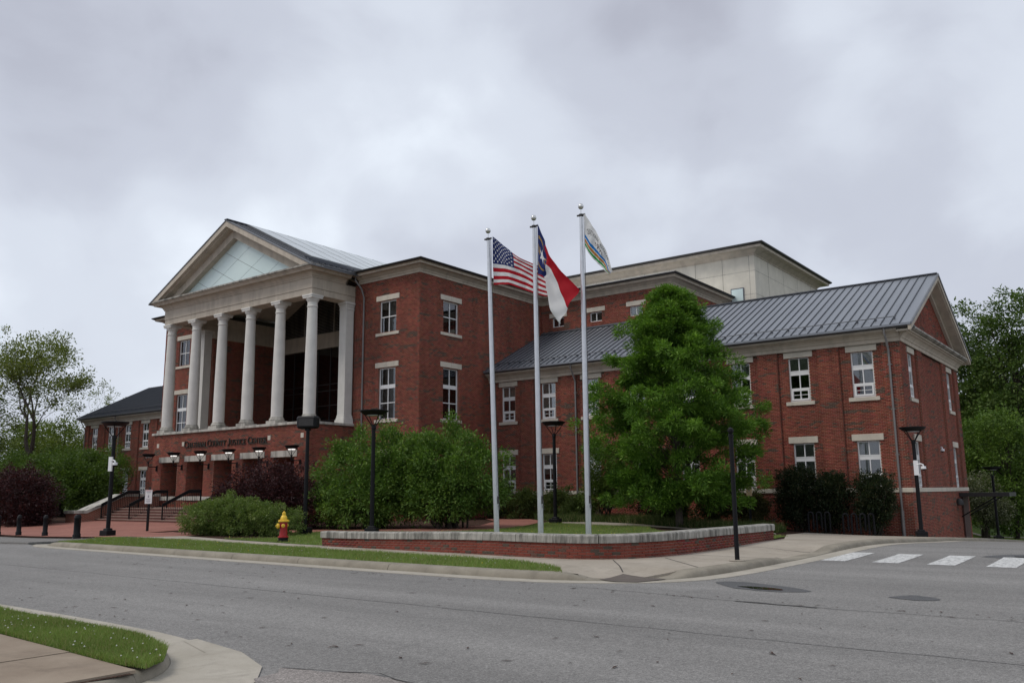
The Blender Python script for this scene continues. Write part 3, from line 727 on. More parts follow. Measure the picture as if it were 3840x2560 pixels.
# roofs of the wings
def slab(mb, pts, t=.08):
    a = [Vector(p) for p in pts]; mb.loft([[p-Vector((0,0,t)) for p in a], a], True, True)
ZE = 8.87
rz = lambda y: ZE + (min(y, 94.5-y)-40.06)*RS
mb = MB()
slab(mb, [(-32.42, 40.06, rz(40.06)), (-22.84, 40.06, rz(40.06)), (-22.84, 46.32, rz(46.32)), (-32.42, 46.32, rz(46.32))])
slab(mb, [(-22.84, 40.06, rz(40.06)), (-8.3, 40.06, rz(40.06)), (-8.3, 47.25, rz(47.25)), (-22.84, 47.25, rz(47.25))])
slab(mb, [(-22.84, 47.25, rz(47.25)), (-8.3, 47.25, rz(47.25)), (-8.3, 54.44, ZE), (-22.84, 54.44, ZE)])
roof = part('roof', mb, M['roof'], B)
def seam_mesh(y0, y1):
    m_ = MB(); m_.bar((0, y0, rz(y0)+.025), (0, y1, rz(y1)+.025), .028, .05); return m_.mesh('seam', M['seam'])
sm_long, sm_short = seam_mesh(40.07, 47.2), seam_mesh(40.07, 46.3)
x = -8.75
while x > -32.3:
    sub('seam', sm_long if x > -22.8 else sm_short, None, roof, (x, 0, 0)); x -= .405
roof.location = -ORG[B.name]
m_ = MB(); m_.bar((-22.84, 47.25, rz(47.25)+.03), (-8.3, 47.25, rz(47.25)+.03), .25, .06); sub('ridge_cap', m_, M['seam'], roof)
m_ = MB(); m_.bar((-32.3, 46.2, rz(46.2)+.05), (-22.84, 46.2, rz(46.2)+.05), .22, .10); sub('flashing', m_, M['gutter'], roof)
def snow_guard(x0, x1, parent):
    yy = 40.75; m_ = MB()
    m_.tube([(x0, yy, rz(yy)+.13), (x1, yy, rz(yy)+.13)], .022, 6)
    xx = x1-.1
    while xx > x0: m_.box(xx-.03, xx+.03, yy-.02, yy+.16, rz(yy)+.0, rz(yy)+.12); xx -= .81
    return sub('snow_guard', m_, M['seam'], parent)
snow_guard(-32.2, -9.0, roof)
# rakes of the gable
for sgn in (1, -1):
    yr = lambda d: 47.25 - sgn*d          # d = distance from the ridge
    zr = lambda d, o: rz(47.25) - d*RS + o
    def rake(d1, o0, o1, x0, x1, name, mat):
        m_ = MB(); m_.loft([[(x0, yr(d), zr(d, o0)), (x1, yr(d), zr(d, o0)), (x1, yr(d), zr(d, o1)), (x0, yr(d), zr(d, o1))] for d in (0.001, d1)], True, True); part(name, m_, mat, B)
    rake(7.15, -.32, -.085, -8.42, -8.28, 'rake_board', M['trim'])
    rake(7.0, -.40, -.32, XG+.01, -8.36, 'rake_soffit', M['trim'])
    rake(6.6, -.62, -.40, XG+.008, -8.80, 'rake_moulding', M['trim'])
    rake(7.2, -.08, .03, -8.30, -8.24, 'rake_flashing', M['gutter'])
lroof = MB()
slab(lroof, [(-82.1, 40.06, ZE), (-57.98, 40.06, ZE), (-57.98, 47.25, rz(47.25)), (-82.1, 47.25, rz(47.25))])
slab(lroof, [(-82.1, 47.25, rz(47.25)), (-57.98, 47.25, rz(47.25)), (-57.98, 54.44, ZE), (-82.1, 54.44, ZE)])
lr = part('roof', lroof, M['roofdark'], B)
m_ = MB(); x = -81.9
while x < -58.1: m_.bar((x, 40.07, rz(40.07)+.025), (x, 47.2, rz(47.2)+.025), .028, .05); x += .405
sub('seam_rows', m_, M['seam'], lr)['kind'] = 'stuff'
snow_guard(-81.5, -58.2, lr)
gb = MB(); gb.prism([(0, 0)]*0 or [(41.0, 8.6), (53.5, 8.6), (47.25, 8.6+6.2*RS)], -81.45, -81.3)
gb.v = [(y, x_, z) for x_, y, z in gb.v]; part('wall', gb, M['brickfar'], B)

# downpipes
def downpipe(x, y, z0, z1, out=.5):
    m_ = MB(); m_.tube([(x, y-out, z1), (x, y-out, z1-.22), (x+.02, y-out+.12, z1-.42), (x+.03, y-.10, z1-.92), (x+.03, y-.09, z1-1.2), (x+.03, y-.09, z0+1.1)], .05, 8)
    m_.tube([(x+.03, y-.09, z0+1.1), (x+.03, y-.09, z0)], .075, 8)
    for zz in (z1-1.6, z1-3.6, z1-5.6): m_.box(x-.06, x+.12, y-.12, y+.0, zz, zz+.04)
    part('downpipe', m_, M['downpipe'], B, smooth=True)
for x in (-9.45, -26.2, -58.5+.35, -75.2, -81.3): downpipe(x, WY, h(x, WY)+.02, 8.75)

# --- main block
XM, MY, ZM = -32.42, 34.45, 13.95
wf = [(-34.92,), (-55.48,)]
def main_front(x0, x1, cx):
    hl = [(cx-.68-x0, cx+.68-x0, 10.80, 12.66), (cx-.68-x0, cx+.68-x0, 5.80, 8.73), (cx-.5-x0, cx+.5-x0, 1.72, 3.82)]
    bricks((x0, MY), FX, FN, x1-x0, 0.0, ZM, hl); wall_back('wall', (x0, MY), FX, FN, x1-x0, -.3, ZM, hl, .25, .12)
    window('small', cx, MY+.1, 10.80, 0); window('tall', cx, MY+.1, 5.80, 0); window('wing', cx, MY+.1, 1.72, 0, .5)
    for zt in (12.70, 8.77): stone('lintel', cx, MY, zt, zt+.30, 1.86, 0, None, .04, 2)
    for zt in (10.62, 5.62): stone('sill', cx, MY, zt, zt+.17, 1.86, 0, None, .06, 2)
    stone('lintel', cx, MY, 3.84, 4.13, 1.38, 0)
main_front(-37.68, XM, -34.92); main_front(-57.98, -52.72, -55.48)
cy = 37.12; hl = [(cy-.68-MY, cy+.68-MY, 10.80, 12.66), (cy-.68-MY, cy+.68-MY, 5.80, 8.73)]
bricks((XM, MY), SX, SN, 11.9, 0.0, ZM, hl); wall_back('wall', (XM, MY), SX, SN, 11.9, -.3, ZM, hl, .25, .12)
window('small', XM-.1, cy, 10.80, PI/2); window('tall', XM-.1, cy, 5.80, PI/2)
for zt in (12.70, 8.77): stone('lintel', XM, cy, zt, zt+.30, 1.86, PI/2, None, .04, 2)
for zt in (10.62, 5.62): stone('sill', XM, cy, zt, zt+.17, 1.86, PI/2, None, .06, 2)
mb = MB(); mb.box(-57.9, -57.6, 34.5, 47, -.3, ZM); part('rear_wall', mb, M['brickfar'], B)
XU, YU = -22.84, 46.3          # upper brick block behind the right wing
main_path = [(-37.3, MY), (XM, MY), (XM, YU), (XU, YU), (XU, 60)]
mb = MB(); mb.sweep(main_path, [(o*1.1, ZM+d) for o, d in [(0, 0), (.05, 0), (.05, .12), (.09, .14), (.09, .22), (.30, .36), (.52, .38), (.52, .47), (.60, .50), (.0, .50)]]); part('cornice', mb, M['trim'], B)
mb = MB(); mb.sweep(main_path, [(.5, ZM+.501), (.70, ZM+.502), (.80, ZM+.57), (.80, ZM+.62), (.5, ZM+.62)]); part('gutter', mb, M['darkmetal'], B)
mb = MB(); mb.sweep(main_path, [(.2, ZM+.621), (.74, ZM+.622), (.55, ZM+.70), (.2, ZM+.75)]); part('roof_edge', mb, M['membrane'], B)
lp = [(-57.98, 46), (-57.98, MY), (-53.1, MY)]
mb = MB(); mb.sweep(lp, [(o*1.1, ZM+d) for o, d in [(0, 0), (.05, 0), (.05, .12), (.09, .22), (.30, .36), (.52, .38), (.60, .50), (.0, .50)]]); part('cornice', mb, M['trim'], B)
mb = MB(); mb.sweep(lp, [(.3, ZM+.501), (.70, ZM+.502), (.80, ZM+.57), (.80, ZM+.62), (.3, ZM+.62)]); part('gutter', mb, M['darkmetal'], B)
for bx_ in ((-57.9, -52.9, 34.5, 60, ZM+.52, ZM+.64), (-37.4, -32.5, 34.5, 60, ZM+.53, ZM+.66), (-32.6, -22.9, 46.4, 60, ZM+.54, ZM+.67)):
    mb = MB(); mb.box(*bx_); part('flat_roof', mb, M['membrane'], B)
tw = [(c-.45-XM, c+.45-XM, 12.38, 13.0) for c in (-31.05, -28.14, -25.22)]
bricks((XM, YU), FX, FN, XU-XM, 11.9, ZM, tw); wall_back('wall', (XM, YU), FX, FN, XU-XM, 11.5, ZM, tw, .25, .1)
for c in (-31.05, -28.14, -25.22):
    window('tiny', c, YU+.08, 12.38, 0); stone('lintel', c, YU, 13.03, 13.32, 1.38, 0)
bricks((XU, YU), SX, SN, 8.0, 11.9, ZM); wall_back('wall', (XU, YU), SX, SN, 13.0, 11.5, ZM)
m_ = MB(); m_.tube([(-37.15, 33.95, 14.35), (-37.15, 33.95, 14.1), (-36.9, 34.2, 13.6), (-36.85, 34.37, 13.1), (-36.85, 34.37, .3)], .05, 8); part('downpipe', m_, M['downpipe'], B, smooth=True)

# --- tall cream block at the back
XT, YT, ZT = -20.62, 54.5, 17.34
mb = MB(); mb.box(-58, XT, YT, 67.6, 10, ZT); tall = part('stucco_block', mb, M['stucco'], B)
cornp = [(-58, YT), (XT, YT), (XT, 67.6), (-30, 67.6)]
mb = MB(); mb.sweep(cornp, [(0, ZT-.1), (.04, ZT-.1), (.04, ZT), (.35, ZT+.22), (.75, ZT+.24), (.78, ZT+.40), (0, ZT+.40)]); part('cornice', mb, M['trim'], B)
mb = MB(); mb.sweep(cornp, [(.4, ZT+.401), (.86, ZT+.402), (.95, ZT+.47), (.95, ZT+.55), (.4, ZT+.55)]); part('gutter', mb, M['darkmetal'], B)
mb = MB(); mb.sweep(cornp, [(.0, ZT+.551), (.88, ZT+.552), (.6, ZT+.62), (.0, ZT+.62)]); part('roof_edge', mb, M['membrane'], B)
mb = MB(); mb.box(-57.9, XT-.02, YT+.02, 67.5, ZT+.3, ZT+.58); part('flat_roof', mb, M['membrane'], B)
m_ = MB()
for x in (-21.0, -22.9, -24.9, -26.9, -28.9, -30.9, -33): m_.box(x-.012, x+.012, YT-.006, YT+.01, 10, ZT)
for z in (16.2, 14.6): m_.box(-40, XT, YT-.005, YT+.01, z-.012, z+.012)
for y in (57, 60, 63, 66): m_.box(XT-.01, XT+.006, y-.012, y+.012, 10, ZT)
for z in (16.2, 14.6): m_.box(XT-.01, XT+.005, YT, 67.5, z-.012, z+.012)
sub('panel_joint', m_, M['ledge'], tall)
for c in (-21.9, -23.6, -25.3):
    m_ = MB(); m_.box(c-.46, c+.46, YT-.07, YT+.02, 13.3, 15.12); w_ = part('roof_window', m_, M['gutter'], B)
    m_ = MB(); m_.box(c-.40, c+.40, YT-.08, YT-.06, 13.3, 15.05); sub('pane', m_, M['glasslit'], w_)  # pale pane colour stands in for the sky reflected in the window
    w_.location = -ORG[B.name]

# --- portico: podium
PY, PX0, PX1 = 31.15, -53.06, -37.65
OPC = [-51.16 + 2.88*k for k in range(5)]
ophl = [(c-.92-PX0, c+.92-PX0, .95, 3.75) for c in OPC]
bricks((PX0, PY), FX, FN, PX1-PX0, -.1, 5.54, [(a, b, 1.38, d) for a, b, c, d in ophl]); wall_back('wall', (PX0, PY), FX, FN, PX1-PX0, -.3, 5.54, ophl, .25, .02)
bricks((PX1, PY), SX, SN, 3.3, -.1, 5.54); wall_back('wall', (PX1, PY), SX, SN, 3.35, -.3, 5.54)
mb = MB(); mb.box(PX0, PX0+.2, PY+.05, 34.4, -.3, 5.5); part('rear_wall', mb, M['brickfar'], B)
for c in OPC:
    for s_ in (-1, 1):
        x = c+s_*.92
        O = (x, PY+.0)
        if s_ == -1:
            bricks((x, PY), SX, SN, 1.35, .95, 3.75); wall_back('pier_side', (x, PY), SX, SN, 1.35, .9, 3.75)
        else:
            m_ = MB(); m_.q((x, PY, .9), (x, PY+1.35, .9), (x, PY+1.35, 3.75), (x, PY, 3.75)); part('pier_side', m_, M['brickfar'], B)
    stone('lintel', c, PY, 3.75, 4.10, 2.30, 0, M['weathered'], .05, 2)
    m_ = MB(); m_.bbox(c-.92, c+.92, PY-.06, PY+.3, 1.36, 1.60, .012); part('sill', m_, M['weathered'], B)
    m_ = MB(); m_.box(c-.92, c+.92, PY, PY+.25, .5, 1.36); part('parapet', m_, M['brickfar'], B)
for a, b in zip([PX0]+[c+.92 for c in OPC], [c-.92 for c in OPC]+[PX1]):
    m_ = MB(); m_.bbox(a+.005, b-.005, PY-.05, PY+.1, 1.38, 1.58, .012); part('band_stone', m_, M['weathered'], B)
# porch behind the openings
m_ = MB(); m_.box(PX0+.2, PX1-.2, 34.3, 34.44, .3, 5.4); part('porch_back_wall', m_, M['brickfar'], B)
m_ = MB(); m_.box(PX0+.2, PX1-.2, PY+.02, 34.3, 3.76, 3.85); part('porch_ceiling', m_, M['trim'], B)
m_ = MB(); m_.box(PX0+.2, PX1-.2, PY+.02, 34.3, .86, .95); part('porch_floor', m_, M['steps'], B)
for c in OPC:
    m_ = MB(); m_.box(c-.9, c-.83, 34.22, 34.3, .95, 3.5); m_.box(c+.83, c+.9, 34.22, 34.3, .95, 3.5); m_.box(c-.035, c+.035, 34.22, 34.3, .95, 3.5); m_.box(c-.9, c+.9, 34.22, 34.3, 3.43, 3.5); m_.box(c-.9, c+.9, 34.22, 34.3, 2.6, 2.67)
    d_ = part('door', m_, M['white'], B); m_ = MB(); m_.box(c-.83, c+.83, 34.25, 34.27, .95, 3.43); sub('pane', m_, M['glassdark'], d_)
    d_.location = -ORG[B.name]
# stone ledge under the columns
def run_stones(name, a, b, n, fn, mat):
    for k in range(n):
        u0, u1 = a+(b-a)*k/n+.004, a+(b-a)*(k+1)/n-.004
        m_ = MB(); m_.bbox(*fn(u0, u1), .015); part(name, m_, mat, B)
run_stones('ledge_stone', -53.22, -37.52, 11, lambda u, v: (u, v, PY-.13, PY+1.1, 5.54, 5.68), M['weathered'])
run_stones('ledge_stone', PY+1.1, 34.44, 2, lambda u, v: (-38.7, -37.52, u, v, 5.54, 5.68), M['weathered'])
m_ = MB(); m_.box(-53.0, -37.9, PY+1.0, 40.7, 5.3, 5.6); part('terrace_floor', m_, M['concrete'], B)
for x, z in ((-52.58, 4.86), (-49.70, 4.87), (-41.03, 4.88), (-38.11, 4.90)):
    m_ = MB(); m_.bbox(x-.13, x+.13, PY-.02, PY+.05, z-.13, z+.13, .006); part('inset_stone', m_, M['limestone'], B)

# columns
def shaft_prof():
    pr = []
    for i in range(13):
        t = i/12; r = .365 - .07*(max(0, t-.2)/.8)**1.4; pr.append((r, .40+t*6.12))
    return pr
cb, cs, cc = MB(), MB(), MB()
cb.bbox(-.46, .46, -.46, .46, 0, .17, .012)
cb.lathe([(.43, .17), (.455, .20), (.465, .25), (.45, .29), (.415, .31), (.40, .33), (.41, .36), (.40, .39), (.367, .41)], n=28)
cs.lathe(shaft_prof(), n=32)
cc.lathe([(.295, 6.50), (.325, 6.52), (.335, 6.55), (.325, 6.58), (.298, 6.60), (.298, 6.80), (.32, 6.82), (.33, 6.85), (.35, 6.88), (.39, 6.94), (.41, 7.02)], n=28); cc.bbox(-.43, .43, -.43, .43, 7.02, 7.13, .01); cc.bbox(-.46, .46, -.46, .46, 7.13, 7.22, .01)
for q_ in (cb, cs, cc): q_.v = [(a*.95, b*.95, c) for a, b, c in q_.v]
cbm, csm, ccm = cb.mesh('base', M['weathered'], True), cs.mesh('shaft', M['column'], True), cc.mesh('capital', M['column'], True)
for k in range(6):
    x = -52.33 + 2.856*k
    o = link('column', csm, B, (x, 31.53, 5.68)); sub('base', cbm, None, o); sub('capital', ccm, None, o)
ps_ = MB(); ps_.box(-.29, .29, -.29, .29, .5, 6.75)
pb_ = MB(); pb_.bbox(-.40, .40, -.40, .40, 0, .22, .012); pb_.bbox(-.37, .37, -.37, .37, .22, .36, .04); pb_.bbox(-.33, .33, -.33, .33, .36, .5, .02)
pc_ = MB(); pc_.bbox(-.32, .32, -.32, .32, 6.75, 6.80, .01); pc_.bbox(-.30, .30, -.30, .30, 6.80, 6.95, .005); pc_.bbox(-.34, .34, -.34, .34, 6.95, 7.08, .03); pc_.bbox(-.38, .38, -.38, .38, 7.08, 7.22, .01)
psm, pbm, pcm = ps_.mesh('shaft', M['column']), pb_.mesh('base', M['column']), pc_.mesh('capital', M['column'])
for x in (-52.38, -38.04):
    o = link('pilaster', psm, B, (x, 34.12, 5.68)); sub('base', pbm, None, o); sub('capital', pcm, None, o)

# entablature (three sides) with joint lines, cornice, pediment
m_ = MB()
def beam(x0, x1, y0, y1):
    m_.box(x0+.03, x1-.03, y0+.03, y1-.03, 12.9, 13.25); m_.box(x0, x1, y0, y1, 13.262, 13.87)
    m_.box(x0+.05, x1-.05, y0+.05, y1-.05, 13.24, 13.27)
for k in range(5):
    a = -52.74+15.06*k/5; b = -52.74+15.06*(k+1)/5
    m_ = MB(); m_.box(a+(.03 if k == 0 else .005), b-(.03 if k == 4 else .005), 31.18, 32.02, 12.9, 13.25); m_.box(a+(0 if k == 0 else .005), b-(0 if k == 4 else .005), 31.15, 32.05, 13.262, 13.87); part('frieze_block', m_, M['trim'], B)
m_ = MB(); m_.box(-52.66, -37.76, 31.23, 31.97, 12.95, 13.8); part('frieze_core', m_, M['trim'], B)
for x0, x1 in ((-52.74, -51.84), (-38.58, -37.68)):
    m_ = MB(); m_.box(x0+.03, x1-.03, 32.03, 40.6, 12.9, 13.25); m_.box(x0, x1, 32.055, 40.6, 13.262, 13.87); m_.box(x0+.06, x1-.06, 32.06, 40.6, 13.24, 13.27); part('side_beam', m_, M['trim'], B)
PCORN = [(0, 0), (.05, 0), (.05, .08), (.09, .10), (.12, .17), (.22, .27), (.52, .30), (.54, .36), (.62, .42), (.66, .46), (0, .46)]
pp = [(-52.74, 34.4), (-52.74, 31.15), (-37.68, 31.15), (-37.68, 33.62)]
mb = MB(); mb.sweep(pp, [(o, 13.87+d) for o, d in PCORN]); part('cornice', mb, M['trim'], B)
mb = MB(); mb.sweep([(-52.74, 31.2), (-52.74, 31.15), (-37.68, 31.15), (-37.68, 31.2)], [(0, 14.331), (.68, 14.332), (.74, 14.36), (.74, 14.45), (.0, 14.55)]); part('cornice_top', mb, M['ledge'], B)
mb = MB(); mb.sweep([(-37.68, 31.3), (-37.68, 33.7)], [(.5, 14.331), (.74, 14.332), (.82, 14.40), (.82, 14.47), (.5, 14.47)]); part('gutter', mb, M['gutter'], B)
APX, APZ, PS = -45.2, 18.58, .506
def rl(x, o=0): return APZ - abs(x-APX)*PS + o
def chevron(o0, o1, y0, y1, half, name, mat, floor=14.46):
    for s_ in (-1, 1):
        m_ = MB(); xe = half
        # trim so that the piece dies on the ledge
        b0 = (APZ+o0-floor)/PS; b1 = (APZ+o1-floor)/PS
        poly = [(APX, APZ+o0), (APX, APZ+o1), (APX+s_*min(xe, b1), max(floor, APZ+o1-min(xe, b1)*PS)), (APX+s_*min(xe, b0), max(floor, APZ+o0-min(xe, b0)*PS))]
        m_.prism(poly, y0, y1); part(name, m_, mat, B)
chevron(-.42, -.06, 30.42, 31.5, 8.2, 'raking_cornice', M['trim'])
chevron(-.50, -.42, 30.62, 31.5, 8.1, 'raking_moulding', M['trim'])
chevron(-1.02, -.50, 31.02, 31.5, 7.9, 'raking_fascia', M['trim'])
m_ = MB(); zg = APZ-1.0; hb = (zg-14.5)/PS
m_.prism([(APX-hb, 14.5), (APX+hb, 14.5), (APX, zg)], 31.42, 31.45); tg = part('pediment_backing', m_, M['trim'], B)
# panes of the pediment: diamond grid parallel to both rakes
stp = hb*2/3.84/2*1.0
def uv(p): x, z = p; a = (zg-z)/PS; return ((a-(x-APX))/2, (a+(x-APX))/2)     # coordinates along the two rakes
def xz(u, v): return (APX+(v-u), zg-(u+v)*PS)
lim = hb; st = 1.45
k = 0
def clip_tri(poly):
    out = poly
    res = []
    for i in range(len(out)):
        a, b = out[i-1], out[i]; fa, fb = lim-(a[0]+a[1]), lim-(b[0]+b[1])
        if (fa >= 0) != (fb >= 0):
            t = fa/(fa-fb); res.append((a[0]+t*(b[0]-a[0]), a[1]+t*(b[1]-a[1])))
        if fb >= 0: res.append(b)
    return res
gpe = .012
us = [-.0, 1.33, 2.80, 4.25, 5.9]
for i in range(len(us)-1):
    for j in range(len(us)-1):
        poly = clip_tri([(us[i]+gpe, us[j]+gpe), (us[i+1]-gpe, us[j]+gpe), (us[i+1]-gpe, us[j+1]-gpe), (us[i]+gpe, us[j+1]-gpe)])
        if len(poly) >= 3:
            m_ = MB(); m_.prism([xz(*p) for p in poly], 31.39, 31.405); part('pediment_pane', m_, M['glasslit'], B)  # pane colour carries the light coming through from the roof glazing behind
m_ = MB(); m_.prism([(APX-hb, 14.5), (APX+hb, 14.5), (APX, zg)], 31.41, 31.415); part('pane_joints', m_, M['darkmetal'], B)
# portico roof with seams and skylights
m_ = MB()
for s_ in (-1, 1):
    slab(m_, [(APX, 30.38, APZ), (APX, 47, APZ), (APX+s_*8.35, 47, rl(APX+8.35)), (APX+s_*8.35, 30.38, rl(APX+8.35))], .07)
pr = part('roof', m_, M['gutter'], B); 
m_ = MB(); y = 30.7
while y < 47:
    m_.bar((APX+.1, y, rl(APX+.1)+.025), (APX+8.3, y, rl(APX+8.3)+.025), .03, .05); m_.bar((APX-.1, y, rl(APX+.1)+.025), (APX-8.3, y, rl(APX+8.3)+.025), .03, .05); y += .42
o = sub('seam_rows', m_, M['seam'], pr); o['kind'] = 'stuff'
m_ = MB(); m_.bar((APX, 30.38, APZ+.03), (APX, 47, APZ+.03), .3, .06); sub('ridge_cap', m_, M['seam'], pr)
m_ = MB()
for t in range(3):
    xx = APX+7.2+t*.35; m_.bar((xx, 30.8, rl(xx)+.14), (xx, 34.0, rl(xx)+.14), .05, .05)
    y = 30.9
    while y < 34: m_.box(xx-.05, xx+.05, y, y+.05, rl(xx), rl(xx)+.14); y += .42
sub('snow_guard', m_, M['seam'], pr)
pr.location = -ORG[B.name]
lr.location = -ORG[B.name]
for s_ in (-1, 1):
    m_ = MB(); d0, d1 = .45, 6.75
    m_.loft([[(APX+s_*d, 31.66, rl(APX+d)+a), (APX+s_*d, 44.0, rl(APX+d)+a), (APX+s_*d, 44.0, rl(APX+d)+b), (APX+s_*d, 31.66, rl(APX+d)+b)] for d, a, b in ((d0, 0, .16), (d1, 0, .16))], True, True)
    k_ = part('skylight', m_, M['gutter'], B)
    for q in range(8):
        y0, y1 = 31.72+1.535*q, 31.72+1.535*(q+1)-.13
        for (da, db) in ((.52, 3.55), (3.6, 6.68)):
            m_ = MB(); m_.loft([[(APX+s_*d, y0, rl(APX+d)+.161), (APX+s_*d, y1, rl(APX+d)+.161), (APX+s_*d, y1, rl(APX+d)+.18), (APX+s_*d, y0, rl(APX+d)+.18)] for d in (da, db)], True, True); sub('pane', m_, M['skylight'], k_)
    k_.location = -ORG[B.name]
# ceiling, inner walls, curtain wall behind the columns
m_ = MB()
for s_ in (-1, 1):
    slab(m_, [(APX, 32.0, APZ-.55), (APX, 40.7, APZ-.55), (APX+s_*7.0, 40.7, rl(APX+7.0)-.55), (APX+s_*7.0, 32.0, rl(APX+7.0)-.55)], .1)
part('portico_ceiling', m_, M['trim'], B)
for y in (34.2, 37.4):
    for s_ in (-1, 1):
        m_ = MB(); m_.bar((APX, y, APZ-.9), (APX+s_*6.9, y, rl(APX+6.9)-.9), .35, .5); part('rafter', m_, M['trim'], B)
bricks((-51.9, 34.46), SX, SN, 6.3, 5.6, 12.35); wall_back('wall', (-51.9, 34.46), SX, SN, 6.3, 5.6, 12.4)
m_ = MB(); m_.box(-52.6, -51.95, 34.45, 40.9, 5.6, 12.4); m_.box(-38.5, -37.8, 34.5, 40.9, 5.6, 12.4); part('inner_wall', m_, M['brickfar'], B)
m_ = MB(); m_.box(-52.5, -51.8, 34.46, 40.7, 12.4, 12.9); m_.box(-38.6, -37.9, 34.46, 40.7, 12.4, 12.9); m_.box(-51.8, -38.6, 40.2, 40.7, 11.9, 12.35); m_.box(-51.8, -38.6, 40.25, 40.7, 12.36, 13.0); part('inner_beam', m_, M['trim'], B)
m_ = MB(); m_.prism([(APX-7.1, 13.0), (APX+7.1, 13.0), (APX+7.1, rl(APX+7.1)), (APX, APZ-.2), (APX-7.1, rl(APX+7.1))], 40.5, 40.6); part('louvre_backing', m_, M['darkmetal'], B)
m_ = MB(); z = 13.1
while z < 17.6:
    hw_ = min(6.8, (APZ-.7-z)/PS); m_.q((APX-hw_, 40.46, z), (APX+hw_, 40.46, z), (APX+hw_, 40.38, z-.07), (APX-hw_, 40.38, z-.07)); z += .11
for x in (-49.5, -46.3, -43.1, -39.9): m_.box(x-.04, x+.04, 40.34, 40.45, 13.0, min(rl(x)-.7, 17))
o = part('louvre', m_, M['ledge'], B); o['kind'] = 'stuff'
curt = MB(); xs_ = [-51.8+13.2*k/10 for k in range(11)]; zs_ = [5.6, 6.75, 7.8, 8.85, 9.3, 11.9]
for x in xs_: curt.box(x-.03, x+.03, 40.3, 40.42, 5.6, 11.9)
for z in zs_[1:-1]: curt.box(-51.8, -38.6, 40.31, 40.41, z-.025, z+.025)
cw = part('curtain_wall', curt, M['darkmetal'], B)
for a, b in zip(xs_, xs_[1:]):
    for c, d in zip(zs_, zs_[1:]):
        m_ = MB(); m_.box(a+.03, b-.03, 40.35, 40.365, c+.025, d-.025); sub('pane', m_, M['glassdark'], cw)
m_ = MB(); m_.box(-51.8, -38.6, 41.2, 41.25, 5.6, 12); sub('interior', m_, M['room'], cw)
cw.location = -ORG[B.name]

# --- lay the bricks: the 300 nearest are single parts, the rest one mesh
def emit_bricks(BRL, parent, single_mat, mass_mat, proud=.007, nsingle=300, name='brick', mass_name='brickwork'):
    d = []
    for t, (O, U, Nn, x0, x1, a, b, c) in enumerate(BRL):
        xm = (x0+x1)/2; X, Y = O[0]+U[0]*xm, O[1]+U[1]*xm
        full = 0 if x1-x0 > .18 else 50
        d.append((math.sqrt(X*X+Y*Y+((a+b)/2-1.7)**2)/max(.25, abs((X*Nn[0]+Y*Nn[1])/math.hypot(X, Y))) + full, t))
    d.sort(); single = set(t for _, t in d[:nsingle])
    u_ = MB(); u_.bbox(-.5, .5, -.5, .5, -.5, .5, .0); me = bpy.data.meshes.new(name)
    e_ = .02
    me.from_pydata([(-.5,-.5+.3,-.5),(.5,-.5+.3,-.5),(.5,-.5+.3,.5),(-.5,-.5+.3,.5),(-.5+e_,-.5,-.5+e_*3),(.5-e_,-.5,-.5+e_*3),(.5-e_,-.5,.5-e_*3),(-.5+e_,-.5,.5-e_*3),(-.5,.5,-.5),(.5,.5,-.5),(.5,.5,.5),(-.5,.5,.5)], [],
        [(4,5,6,7),(0,1,5,4),(1,2,6,5),(2,3,7,6),(3,0,4,7),(8,9,1,0),(9,10,2,1),(10,11,3,2),(11,8,0,3)])
    me.materials.append(single_mat); me.update()
    for t in single:
        O, U, Nn, x0, x1, a, b, c = BRL[t]; xm = (x0+x1)/2; dep = .02
        loc = Vector((O[0]+U[0]*xm+Nn[0]*(proud-dep/2), O[1]+U[1]*xm+Nn[1]*(proud-dep/2), (a+b)/2))
        o = link(name, me, parent, loc); o.rotation_euler = (0, 0, math.atan2(U[1], U[0])); o.scale = (x1-x0, dep, b-a)
    rest = [r for t, r in enumerate(BRL) if t not in single]
    if not rest: return
    A = np.array([(r[0][0], r[0][1], r[1][0], r[1][1], r[2][0], r[2][1], r[3], r[4], r[5], r[6], *r[7]) for r in rest])
    n = len(A); pr_ = proud + np.random.default_rng(3).uniform(-.0015, .0015, n)
    V = np.zeros((n, 8, 3))
    for k, (xi, zi, dp) in enumerate(((6, 8, 0), (7, 8, 0), (7, 9, 0), (6, 9, 0), (6, 8, 1), (7, 8, 1), (7, 9, 1), (6, 9, 1))):
        off = pr_ if dp == 0 else -.004
        V[:, k, 0] = A[:, 0]+A[:, 2]*A[:, xi]+A[:, 4]*off; V[:, k, 1] = A[:, 1]+A[:, 3]*A[:, xi]+A[:, 5]*off; V[:, k, 2] = A[:, zi]
    F = np.array([(0,1,2,3),(4,5,1,0),(5,6,2,1),(6,7,3,2),(7,4,0,3)])
    FF = (np.arange(n)*8)[:, None, None]+F[None]
    me = np_mesh(mass_name, V.reshape(-1, 3), FF.reshape(-1, 4), mass_mat, np.repeat(A[:, 10:13], 5, 0))
    o = link(mass_name, me, parent); o['kind'] = 'stuff'; return o
emit_bricks(BR, B, M['brickone'], M['brick'])

